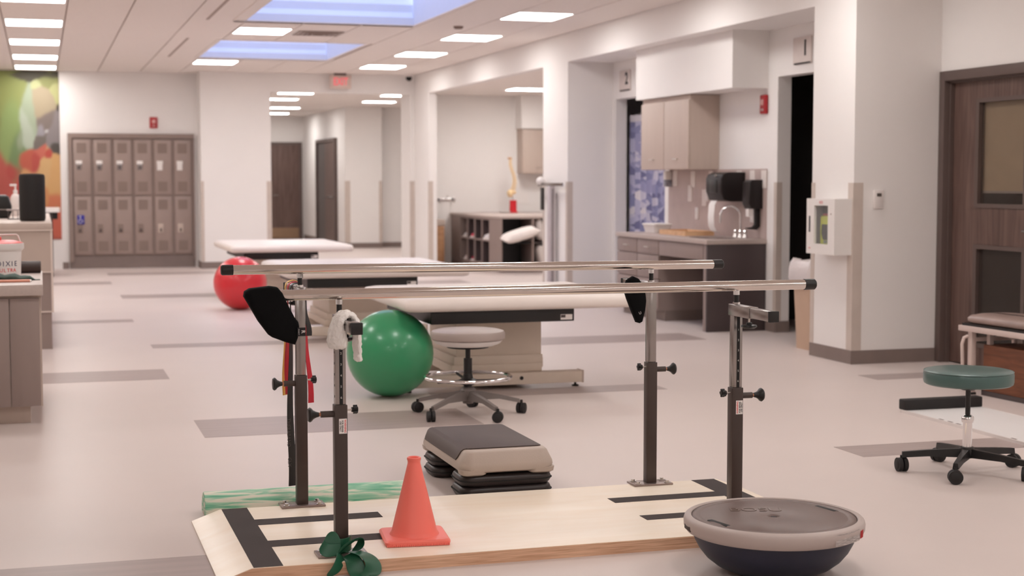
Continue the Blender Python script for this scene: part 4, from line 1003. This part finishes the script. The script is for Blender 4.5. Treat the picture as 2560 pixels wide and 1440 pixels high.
# waste bin by the column
wb = thing('waste_bin', 'beige waste bin with a white liner behind the column edge', 'bin', (5.95,10.98,0)); oo = wb.location
M_bin = mat('bin_beige', (196,166,142), .5, var=.03)
g = G(oo); g.loft([rrect(5.80,6.10,10.83,11.13,.05,z,6) for z in (0,.02)] + [rrect(5.775,6.125,10.805,11.155,.05,.64,6)]); obj('bin_body', g, M_bin, wb)
g = G(oo); q = []
for i, (d, z) in enumerate(((.018,.52),(.026,.56),(.024,.62),(.014,.68),(-.006,.715),(-.03,.70))):
    q.append([(p[0]+.008*math.sin(k*2.7+i), p[1]+.008*math.cos(k*3.1+i*2), p[2]+.014*math.sin(k*1.9+i)) for k, p in enumerate(rrect(5.775-d,6.125+d,10.805-d,11.155+d,.05,z,6))])
g.loft(q, cap=False); obj('liner', g, mat('liner_white', (226,216,214), .35, bump=.4, bscale=30), wb, ang=70)
# dark things in room one
cr = thing('office_chair', 'dark swivel chair just inside the dark doorway', 'chair', (6.95,11.9,0))
g = G(); g.box(-.24,.24,-.24,.24,.42,.50,bev=.03); obj('seat', g, M_black, cr); g = G(); g.box(-.22,.22,.22,.28,.55,1.2,bev=.03); obj('backrest', g, M_black, cr)
g = G(); g.cyl((0,0,.08),(0,0,.42),.03); obj('column', g, M_black, cr)
g = G(); g.box(-.02,.02,.2,.27,.45,.6); obj('back_bracket', g, M_black, cr)
for k in range(5):
    a = 2*PI*k/5; l_ = obj('base_leg', star_leg(a,.02,.29,.10,.08,.02,.014,.03,.02), M_black, cr); g = G(); caster(g,.29*math.cos(a),.29*math.sin(a),a,.03,.065); obj('caster', g, M_rubber, l_)

# ================================================================ LOCKERS
lf = thing('locker_surround', 'taupe metal surround and plinth framing the six lockers', 'locker frame', (1.35,24.3,0)); oo = lf.location
g = G(oo)
for b in ((.412,.47,.10,2.052),(2.265,2.288,.10,2.052),(.47,2.265,1.985,2.052)): g.box(b[0],b[1],24.19,24.6,b[2],b[3])
obj('frame', g, M_lockf, lf)
g = G(oo); g.box(.412,2.288,24.235,24.6,0,.198); obj('plinth', g, M_base, lf)
nm = ['leftmost of the six, with a blue wheelchair sign', 'second from left of the six', 'third from left of the six', 'fourth from left of the six', 'fifth from left of the six, with white lock plates', 'rightmost of the six, with white lock plates']
lw = (2.265-.47)/6
for i in range(6):
    x0 = .47+lw*i; x1 = x0+lw
    L = thing('locker', 'double-tier taupe locker, '+nm[i], 'locker', ((x0+x1)/2,24.3,.2), 0, 'row of six lockers'); oo = L.location
    g = G(oo); g.box(x0+.002,x1-.002,24.222,24.6,.20,1.983); obj('carcass', g, M_lockf, L)
    for k, (z0, z1) in enumerate(((.215,1.095),(1.12,1.955))):
        g = G(oo); g.box(x0+.022,x1-.03,24.202,24.222,z0,z1,bev=.004); d_ = obj('door', g, M_locker, L)
        for zz in ((z0+.05,z0+.20),(z1-.20,z1-.05)):
            g = G(oo); g.box(x0+.07,x1-.09,24.1995,24.2025,zz[0],zz[1]); obj('vent_panel', g, M_lockd, d_)
        zc = z0+.45 if k else z0+.40
        g = G(oo); g.box(x0+.06,x0+.14,24.198,24.202,zc-.075,zc+.06,bev=.002); obj('lock_recess', g, M_paper if k and i > 3 else (M_steel if k else (M_cabl if i > 3 else M_lockd)), d_)
        if k: g = G(oo); g.box(x0+.055,x0+.145,24.190,24.199,zc+.02,zc+.068,bev=.003); obj('hood_plate', g, M_paper, d_)
        g = G(oo); g.box(x0+.09,x0+.112,24.186,24.198,zc-.06,zc-.01,bev=.003); obj('latch', g, M_paper if k and i > 3 else M_cabd, d_)
        if i == 0 and not k:
            g = G(oo); g.box(x0+.06,x0+.165,24.188,24.197,zc+.06,zc+.20,bev=.002); obj('access_sign', g, mat('sign_blue', (48,42,150), .4), d_)
            g = G(oo); g.sph((x0+.105,24.187,zc+.178),.011,(1,.2,1),12,8); g.tube([(x0+.107,24.187,zc+.16),(x0+.108,24.187,zc+.125),(x0+.135,24.187,zc+.122),(x0+.145,24.187,zc+.09)],.005,6); g.tube([(x0+.103+.028*math.cos(a),24.187,zc+.105+.028*math.sin(a)) for a in [PI*.55+k2*PI*1.3/10 for k2 in range(11)]],.0045,6); obj('wheelchair_symbol', g, M_inkw, d_)

# ================================================================ FAR WALL FITTINGS
ex = thing('exit_sign', 'lit red EXIT sign hanging from the ceiling over the corridor opening', 'exit sign', (4.46,23.55,ZC)); oo = ex.location
g = G(oo); g.box(4.36,4.55,23.53,23.57,ZC-.03,ZC,bev=.004); obj('canopy', g, M_cabd, ex)
g = G(oo); g.box(4.295,4.625,23.53,23.57,ZC-.235,ZC-.03,bev=.006); obj('plate', g, mat('exit_plate', (222,200,190), .4), ex)
M_ex = lamp_mat('exit_red_glow', (1.0,.13,.16,1), 1.0)
text('EXIT', .165, (0, -.022, -.132), '-Y', M_ex, ex, sx=.68, bold=.002)
sc = thing('security_camera', 'small black dome camera in the far right ceiling corner', 'camera', (5.53,23.5,ZC)); 
g = G(); g.lathe([(0,-.035),(.055,-.035),(.065,-.02),(.065,0),(0,0)], seg=24); obj('housing', g, M_whitep, sc); g = G(); g.sph((0,0,-.055),.048); obj('dome_lens', g, M_ink, sc)
ro = thing('wall_outlet', 'small white outlet low on the pier right of the corridor', 'outlet', (5.685,23.7,.415)); 
g = G(); g.box(-.018,.02,-.006,0,-.05,.05); obj('plate', g, M_whitep, ro); g = G(); g.box(-.008,.01,-.008,-.006,-.03,.03); obj('receptacle', g, M_cabl, ro)
for x, y, lb in ((4.15,27.6,'nearest of the left pair'),(4.72,30.9,'second in the corridor'),(4.90,33.5,'farthest in the corridor'),(6.02,28.0,'in front of the right-hand corridor wall'),(5.9,25.85,'just behind the header, right'),(4.1,25.6,'just behind the header, left')):
    ceiling_lamp(x, y, 2.784, 'lit corridor ceiling panel, '+lb, 'corridor ceiling panels', far=True, hw=.31, hd=.22)

# ================================================================ BAY BEHIND THE SOFFIT
ceiling_lamp(7.16, 22.4, 2.719, 'lit ceiling panel inside the bay with the cubby counter', 'bay ceiling panels', far=True, hw=.34, hd=.30)
ceiling_lamp(7.16, 19.6, 2.719, 'lit ceiling panel inside the bay, hidden behind the pier', 'bay ceiling panels', far=True, hw=.31, hd=.25)
BX, BY = 6.385, 21.35
cb = thing('cubby_counter', 'taupe cubby counter with open compartments inside the bay', 'shelving', (6.9,22.8,0)); oo = cb.location
g = G(oo); g.box(BX-.02,7.9,BY-.02,24.19,.785,.82,bev=.004); obj('countertop', g, M_top, cb)
g = G(oo); g.box(BX,7.9,BY,24.19,0,.06); obj('plinth', g, M_base, cb)
g = G(oo)
for b in ((BX,BX+.4,23.63,24.19,.06,.785),(BX,BX+.02,BY,21.98,.06,.785),(BX+.02,BX+.4,21.90,21.98,.06,.785),(BX,BX+.38,21.98,23.63,.06,.10),(BX,BX+.38,21.98,23.63,.75,.785)): g.box(*b)
obj('carcass', g, M_cab, cb)
g = G(oo); g.box(BX+.001,BX+.38,21.98,23.63,.43,.452); obj('shelf', g, M_cab, cb)
for y in (22.39,22.80,23.21):
    for z0, z1 in ((.10,.43),(.452,.75)):
        g = G(oo); g.box(BX+.022,BX+.38,y-.012,y+.012,z0,z1); dv = obj('divider', g, M_cabd, cb)
        g = G(oo); g.box(BX,BX+.022,y-.014,y+.014,z0,z1); obj('divider_edge', g, M_cab, dv)
g = G(oo); g.box(BX+.38,BX+.40,21.98,23.63,.06,.785); obj('back_panel', g, M_cabd, cb)
g = G(oo); g.box(BX+.02,7.9,BY+.53,BY+.55,.06,.785); g.box(BX+.02,BX+.47,BY+.02,BY+.53,.42,.44); g.box(BX+.02,BX+.024,BY+.005,BY+.53,.06,.785); obj('open_shelf', g, M_black, cb)
for x in (BX+.47,7.86): g = G(oo); g.box(x,x+.03,BY,BY+.53,.06,.785); obj('upright', g, M_cab, cb)
g = G(oo); g.box(BX+.50,7.86,BY+.02,BY+.53,.42,.44); obj('shelf', g, M_cabd, cb)
def shoe(loc, c, label, s=1, rz=0):
    r = thing('shoe', label, 'shoe', loc, rz, 'shoes in the cubbies'); m = mat('shoe_%d%d%d' % c, c, .5)
    g = G(); g.loft([[(x*s, y*s*(1 if True else 1), z*s) for x, y, z in q] for q in ([(-.12,-.03,.02),(-.12,.03,.02),(-.12,.03,.1),(-.12,-.03,.1)],[(-.04,-.035,.02),(-.04,.035,.02),(-.04,.03,.12),(-.04,-.03,.12)],[(.06,-.042,.02),(.06,.042,.02),(.06,.03,.07),(.06,-.03,.07)],[(.13,-.03,.02),(.13,.03,.02),(.125,.02,.045),(.125,-.02,.045)])]); obj('upper', g, m, r, ang=70)
    g = G(); g.loft([[(x*s,y*s,z*s) for x,y,z in q] for q in ([(-.125,-.035,0),(-.125,.035,0),(-.125,.035,.02),(-.125,-.035,.02)],[(.06,-.047,0),(.06,.047,0),(.06,.047,.02),(.06,-.047,.02)],[(.14,-.03,0),(.14,.03,0),(.14,.03,.02),(.14,-.03,.02)])]); obj('sole', g, M_paper, r)
for (y, z, c, lb, s) in ((23.38,.453,(222,214,214),'white shoe standing on its heel in the upper far cubby',1.25),(22.98,.453,(214,70,92),'pink shoe in the upper cubby beside the white one',1.25),(22.12,.453,(226,220,220),'large white shoe in the upper cubby nearest the corner',1.5),(23.38,.10,(222,200,200),'pale shoe in the lower far cubby',1.2),(22.98,.10,(168,36,66),'dark pink shoe in the lower cubby',1.2)):
    shoe((BX+.17,y,z), c, lb, s, 2.6)
def pillow(loc, rot, sz, label):
    g = G(); a, b, t = sz; n = 10; V = {}
    for s in (1,-1):
        for i in range(n+1):
            for j in range(n+1):
                u, v = -1+2*i/n, -1+2*j/n; h = t*max(0,(1-u**4)*(1-v**4))**.45
                if s < 0 and h < 1e-6: V[s,i,j] = V[1,i,j]; continue
                V[s,i,j] = g.b.verts.new((a*u*(1-.06*v*v), b*v*(1-.06*u*u), s*h))
    for s in (1,-1):
        for i in range(n):
            for j in range(n): g.b.faces.new((V[s,i,j],V[s,i+1,j],V[s,i+1,j+1],V[s,i,j+1]))
    o_ = obj('pillow', g, mat('pillow_white', (236,226,220), .85), None, ang=80, loc=loc); o_.rotation_euler = rot; tag(o_, label, 'pillow', 'pillows at the cubby counter')
pillow((6.62,21.18,.56), (.15,-.28,.05), (.28,.16,.07), 'white pillow sticking out of the dark open compartment')
pillow((7.00,21.55,.62), (0,1.45,0), (.17,.2,.06), 'white pillow standing upright right of the open compartment')
pillow((7.03,21.55,.24), (0,1.3,0), (.17,.2,.07), 'white pillow leaning low beside the open compartment')
spn = thing('spine_model', 'beige spine model on a red stand on the cubby counter', 'anatomical model', (7.29,23.7,.82)); M_bone = mat('bone_beige', (236,206,160), .6)
g = G(); g.box(-.06,.06,-.06,.06,0,.02,bev=.004); g.lathe([(0,.02),(.058,.02),(.056,.19),(.06,.20),(0,.20)], seg=20); obj('stand', g, mat('stand_red', (214,36,46), .45), spn)
g = G(); g.cyl((0,0,.2),(-.02,0,.30),.006); obj('rod', g, M_steel, spn)
def sx_(f): return -.02+.035*math.sin(f*5.2)
for k in range(22):
    f = k/21; z = .36+.50*f; r = .032*(1-.45*f); g = G(); g.lathe([(0,z-.009),(r,z-.009),(r*.85,z),(r,z+.009),(0,z+.009)], (sx_(f),0,0), 12); g.box(sx_(f)+r*.7,sx_(f)+r*1.7,-.006,.006,z-.012,z+.002); g.box(sx_(f)-.008,sx_(f)+.012,-r*1.6,r*1.6,z-.004,z+.004); obj('vertebra', g, M_bone, spn)
g = G(); g.sph((-.05,0,.31),.07,(.7,1.1,.9)); g.sph((.0,0,.33),.06,(.8,1.0,.6)); obj('pelvis', g, M_bone, spn, ang=80)
g = G(); g.sph((sx_(1)-.005,0,.875),.035,(1.1,1,.5)); obj('skull_base', g, mat('bone_brown', (206,160,120), .6), spn, ang=80)
g = G((7.12,23.6,.82)); g.lathe([(0,.82),(.07,.82),(.10,.845),(.095,.846),(.066,.826),(0,.826)], (7.12,23.6,0), 28); tag(obj('shallow_dish', g, M_paper, None, loc=(7.12,23.6,.82)), 'shallow white dish beside the red spine stand', 'dish')
bc = thing('wall_cabinet', 'beige wall cabinet under the white bulkhead in the bay', 'cabinet', (8.0,24.0,1.45)); oo = bc.location
g = G(oo); g.box(7.51,8.6,23.905,24.195,1.45,2.178); obj('carcass', g, M_cabl, bc)
for x0, x1 in ((7.51,8.05),(8.06,8.6)): g = G(oo); g.box(x0+.003,x1-.003,23.885,23.905,1.452,2.17,bev=.002); d_ = obj('door', g, M_cabl, bc); g = G(oo); g.tube([((x0+x1)/2-.05,23.886,1.55),((x0+x1)/2-.05,23.866,1.55),((x0+x1)/2+.05,23.866,1.55),((x0+x1)/2+.05,23.886,1.55)],.0045,8); obj('handle', g, M_alu, d_)
g = G((7.60,24.2,1.02)); g.box(7.50,7.70,24.19,24.2,.95,1.16); tag(obj('wall_notice', g, M_paper, None, loc=(7.60,24.2,1.02)), 'small white notice on the bay wall under the cabinet', 'notice')
wf = thing('wall_faucet', 'chrome wall faucet with two lever handles on the bay wall', 'faucet', (6.30,24.2,1.03))
g = G(); g.box(-.16,.16,-.03,0,-.02,.02,bev=.008); obj('body', g, M_chrome, wf)
for x in (-.12,.12): g = G(); g.lathe([(0,0),(.03,0),(.026,.03),(.016,.05),(0,.052)], (x,-.03,0), 16, 'Y'); g.box(x-.008,x+.008,-.09,-.06,-.05,.04,bev=.003); obj('handle', g, M_chrome, wf)
g = G(); g.tube([(0,-.02,0),(0,-.06,.05),(0,-.12,.06),(0,-.16,.03)], .011, 10); obj('spout', g, M_chrome, wf)
wc_ = thing('side_cabinet', 'orange wood side cabinet with pale top by the bay entrance pier', 'cabinet', (6.1,23.9,0)); oo = wc_.location
g = G(oo); g.box(5.90,6.12,23.6,24.19,.02,.62,bev=.004); obj('carcass', g, wood('cabinet_oak', (176,128,92), (202,154,116), 3, (1,1,8), .5, 1), wc_)
g = G(oo); g.box(5.89,6.13,23.59,24.19,.62,.72,bev=.005); obj('top', g, M_cabl, wc_); g = G(oo); g.box(5.91,5.92,23.59,23.6,.05,.60); obj('door_gap', g, M_ink, wc_)

# physician scale beside the pier
ps = thing('beam_scale', 'pale grey column scale with a beam standing by the middle pier', 'scale', (5.50,16.75,0)); oo = ps.location
M_psg = mat('scale_grey', (196,186,188), .45)
g = G(oo); g.box(5.30,5.62,16.45,16.95,.01,.07,bev=.01); obj('platform', g, M_psg, ps)
g = G(oo); g.box(5.56,5.63,16.66,16.76,.07,1.28,bev=.012); col = obj('column', g, M_psg, ps)
g = G(oo); g.box(5.575,5.60,16.30,17.15,1.28,1.315,bev=.004); obj('beam', g, M_steel, ps)
g = G(oo); g.sph((5.585,17.05,1.335),.055,(1,1,.9)); obj('poise', g, M_white, ps, ang=80)
g = G(oo); g.box(5.565,5.585,16.92,17.02,1.0,1.26,bev=.006); obj('side_grip', g, M_black, ps)
g = G(oo); g.box(5.59,5.60,16.64,16.66,.1,1.25); obj('height_rod', g, M_steel, ps)
for y in (16.5,16.9): g = G(oo); g.cyl((5.34,y,0),(5.34,y,.012),.02); obj('foot', g, M_rubber, ps)

# ================================================================ LEFT: counters and what is on them
rc = thing('reception_counter', 'tall beige counter with white trim lines in front of the mural', 'counter', (-.9,14.5,0)); oo = rc.location
g = G(oo); g.box(-1.9,.085,12.74,16.5,.955,1.009,bev=.004); obj('countertop', g, M_cabl, rc)
M_rc1 = mat('counter_beige', (190,172,160), .5, var=.02)
for z0, z1, m in ((.622,.945,M_rc1),(.305,.612,M_cab),(.0,.295,M_cab)):
    g = G(oo); g.box(-1.86,.07,12.752,16.45,z0,z1); obj('body_panel', g, m, rc)
M_trim = mat('counter_trim_white', (222,206,196), .4)
for z in (.945,.612,.295): g = G(oo); g.box(-1.87,.088,12.738,16.46,z,z+.010); obj('trim_line', g, M_trim, rc)
g = G(oo); g.box(.07,.086,12.742,16.455,.306,.612); g.box(.07,.086,12.742,16.455,.623,.955); obj('edge_trim', g, M_trim, rc)
dk_ = thing('desk_cabinet', 'low taupe desk cabinet with doors at the left edge', 'cabinet', (-.7,9.5,0)); oo = dk_.location
g = G(oo); g.box(-1.5,.004,8.80,10.15,.715,.775,bev=.003); obj('worktop', g, M_top, dk_)
g = G(oo); g.box(-1.45,-.008,8.84,10.12,.10,.715); obj('carcass', g, M_cabl, dk_)
for x0, x1 in ((-.172,-.018),(-.62,-.178),(-1.06,-.626)): g = G(oo); g.box(x0,x1,8.822,8.84,.102,.70,bev=.0015); obj('door', g, M_cab, dk_)
g = G(oo); g.box(-1.40,-.075,8.90,10.06,0,.10); obj('toe_kick', g, M_cabl, dk_)
sk = thing('smart_speaker', 'tall black cylindrical speaker standing on the tall counter', 'speaker', (-.063,13.3,1.009))
g = G(); g.lathe([(0,0),(.092,0),(.10,.008),(.104,.03),(.104,.36),(.10,.38),(.09,.388),(0,.388)], seg=48); obj('speaker_body', g, mat('speaker_mesh', (22,17,16), .7, var=.1, scale=400, bump=.1, bscale=500), sk)
g = G(); g.lathe([(0,.389),(.07,.389),(.074,.392),(0,.393)], seg=40); obj('top_panel', g, M_black, sk)
tu = thing('wipes_tub', 'white tub with a red lid and printed label on the low desk', 'tub', (-.236,9.55,.775))
g = G(); g.lathe([(0,.001),(.112,.001),(.118,.006),(.121,.10),(.124,.155),(.128,.158),(.134,.165),(.139,.172),(.138,.20),(.13,.203),(0,.203)], seg=56); tbod = obj('tub_body', g, M_white, tu)
M_lid = mat('lid_red', (222,84,80), .4)
g = G(); g.lathe([(0,.222),(.08,.219),(.118,.210),(.134,.204),(.13,.2),(0,.2)], seg=56); obj('lid', g, M_lid, tu)
g = G(); g.box(-.012,.012,-.03,.02,.215,.240,bev=.004); obj('spout_tab', g, M_lid, tu)
g = G(); g.tube([(-.118,0,.205),(-.112,.0,.235),(-.098,0,.25),(.095,0,.252),(.105,0,.245),(.118,0,.205)], .0042, 8); obj('bail_handle', g, M_whitep, tu)
def curved(t, sz, a0, z, m, rad=.1225, adv=None):
    for i, ch in enumerate(t):
        a = a0 + adv*(i-(len(t)-1)/2); x, y = rad*math.sin(a), -rad*math.cos(a)
        R = Matrix.Rotation(a,4,'Z') @ Matrix.Rotation(PI/2,4,'X')
        text(ch, sz, (x,y,z), None, m, tbod, rot=R, ext=.0004, name='letter')
curved('DIXIE', .042, .40, .083, M_inkb, .1222, .215); curved('ULTRA', .030, .42, .045, M_inkr, .1212, .17)
g = G((-.10,9.93,.775)); g.lathe([(0,-.17),(.03,-.17),(.036,-.163),(.037,-.15),(.037,.085),(.0365,.092),(.03,.096),(0,.096)], (-.10,9.93,.8125), 32, 'X'); tag(obj('foam_roll', g, mat('roll_brown_black', (58,42,37), .5), None, loc=(-.10,9.93,.775)), 'dark brown foam roll lying behind the white tub', 'foam roll')
g = G((-.12,9.22,.775)); q = []
for i in range(13):
    f = i/12; x = -.34+.33*f; h = .034*math.sin(PI*min(1,f*1.02+.05))**.6+.004+.006*math.sin(i*2.1); yw = .05*math.sin(PI*(f*.9+.08))**.7+.006
    q.append([(x, 9.22+yw*math.cos(2*PI*k/12)+.006*math.sin(i*1.3+k), .776+h*.5+h*.5*math.sin(2*PI*k/12)) for k in range(12)])
g.loft(q); tag(obj('green_pouch', g, mat('pouch_dark_green', (58,78,70), .6, var=.3, scale=12), None, ang=60, loc=(-.12,9.22,.775)), 'crumpled dark green pouch lying in front of the white tub', 'pouch')
pn = thing('marker_pen', 'orange pink pen lying at the front of the low desk', 'pen', (-.15,9.03,.775))
g = G(); g.cyl((-.1,0,.009),(.085,-.003,.009),.008, seg=12); obj('barrel', g, mat('pen_coral', (232,160,136), .4), pn); g = G(); g.cyl((-.16,.002,.009),(-.1,0,.009),.009, seg=12); obj('cap', g, mat('pen_cap', (196,80,70), .4), pn); g = G(); g.cyl((.085,-.003,.009),(.094,-.003,.009),.0075,.006, seg=12); obj('end', g, M_paper, pn)
bg_ = thing('black_bag', 'black bag with a grey seam on the tall counter at the left edge', 'bag', (-.42,14.4,1.009)); oo = bg_.location
g = G(oo); g.prism([(-.60,1.01),(-.27,1.01),(-.245,1.06),(-.245,1.12),(-.268,1.20),(-.30,1.215),(-.60,1.22)], 14.3, 14.55, 'Y', bev=.02); obj('bag_body', g, M_black, bg_, ang=50)
g = G(oo); g.box(-.58,-.262,14.288,14.3,1.083,1.092); obj('seam', g, M_steel, bg_)
pb_ = thing('pump_bottle', 'clear pump bottle behind the black bag', 'bottle', (-.225,15.4,1.009))
g = G(); g.lathe([(0,0),(.045,0),(.048,.01),(.046,.17),(.03,.20),(.016,.21),(0,.21)], seg=24); obj('bottle_body', g, mat('bottle_clear', (224,212,206), .3), pb_); g = G(); g.lathe([(0,.21),(.02,.21),(.02,.24),(.008,.245),(.008,.29),(0,.29)], seg=16); g.box(-.05,.012,-.01,.01,.28,.30,bev=.003); obj('pump', g, M_whitep, pb_)
dg = thing('desk_organizer', 'dark metal desk organizer between the bag and the speaker', 'organizer', (-.21,13.95,1.009)); g = G(); g.box(-.06,.05,-.06,.06,0,.006); 
for x in (-.06,-.02,.02,.046): g.box(x,x+.004,-.06,.06,.006,.075)
obj('rack', g, M_cabd, dg); g = G(); g.box(-.07,.06,-.065,.065,.075,.088,bev=.003); obj('top_shelf', g, mat('organizer_grey', (170,156,152), .5), dg)
sk2 = thing('side_counter', 'white rounded counter in front of the mural behind the tall counter', 'counter', (-.3,22.6,0)); oo = sk2.location
g = G(oo); g.loft([rrect(-1.2,.26,22.2,23.1,.12,z,6) for z in (.90,.955)]); obj('counter_top', g, M_white, sk2)
g = G(oo); g.box(-1.15,.16,22.3,23.05,0,.90); obj('counter_base', g, M_cabd, sk2); g = G(oo); g.box(.16,.23,22.4,22.5,.80,.90); obj('bracket', g, M_black, sk2)
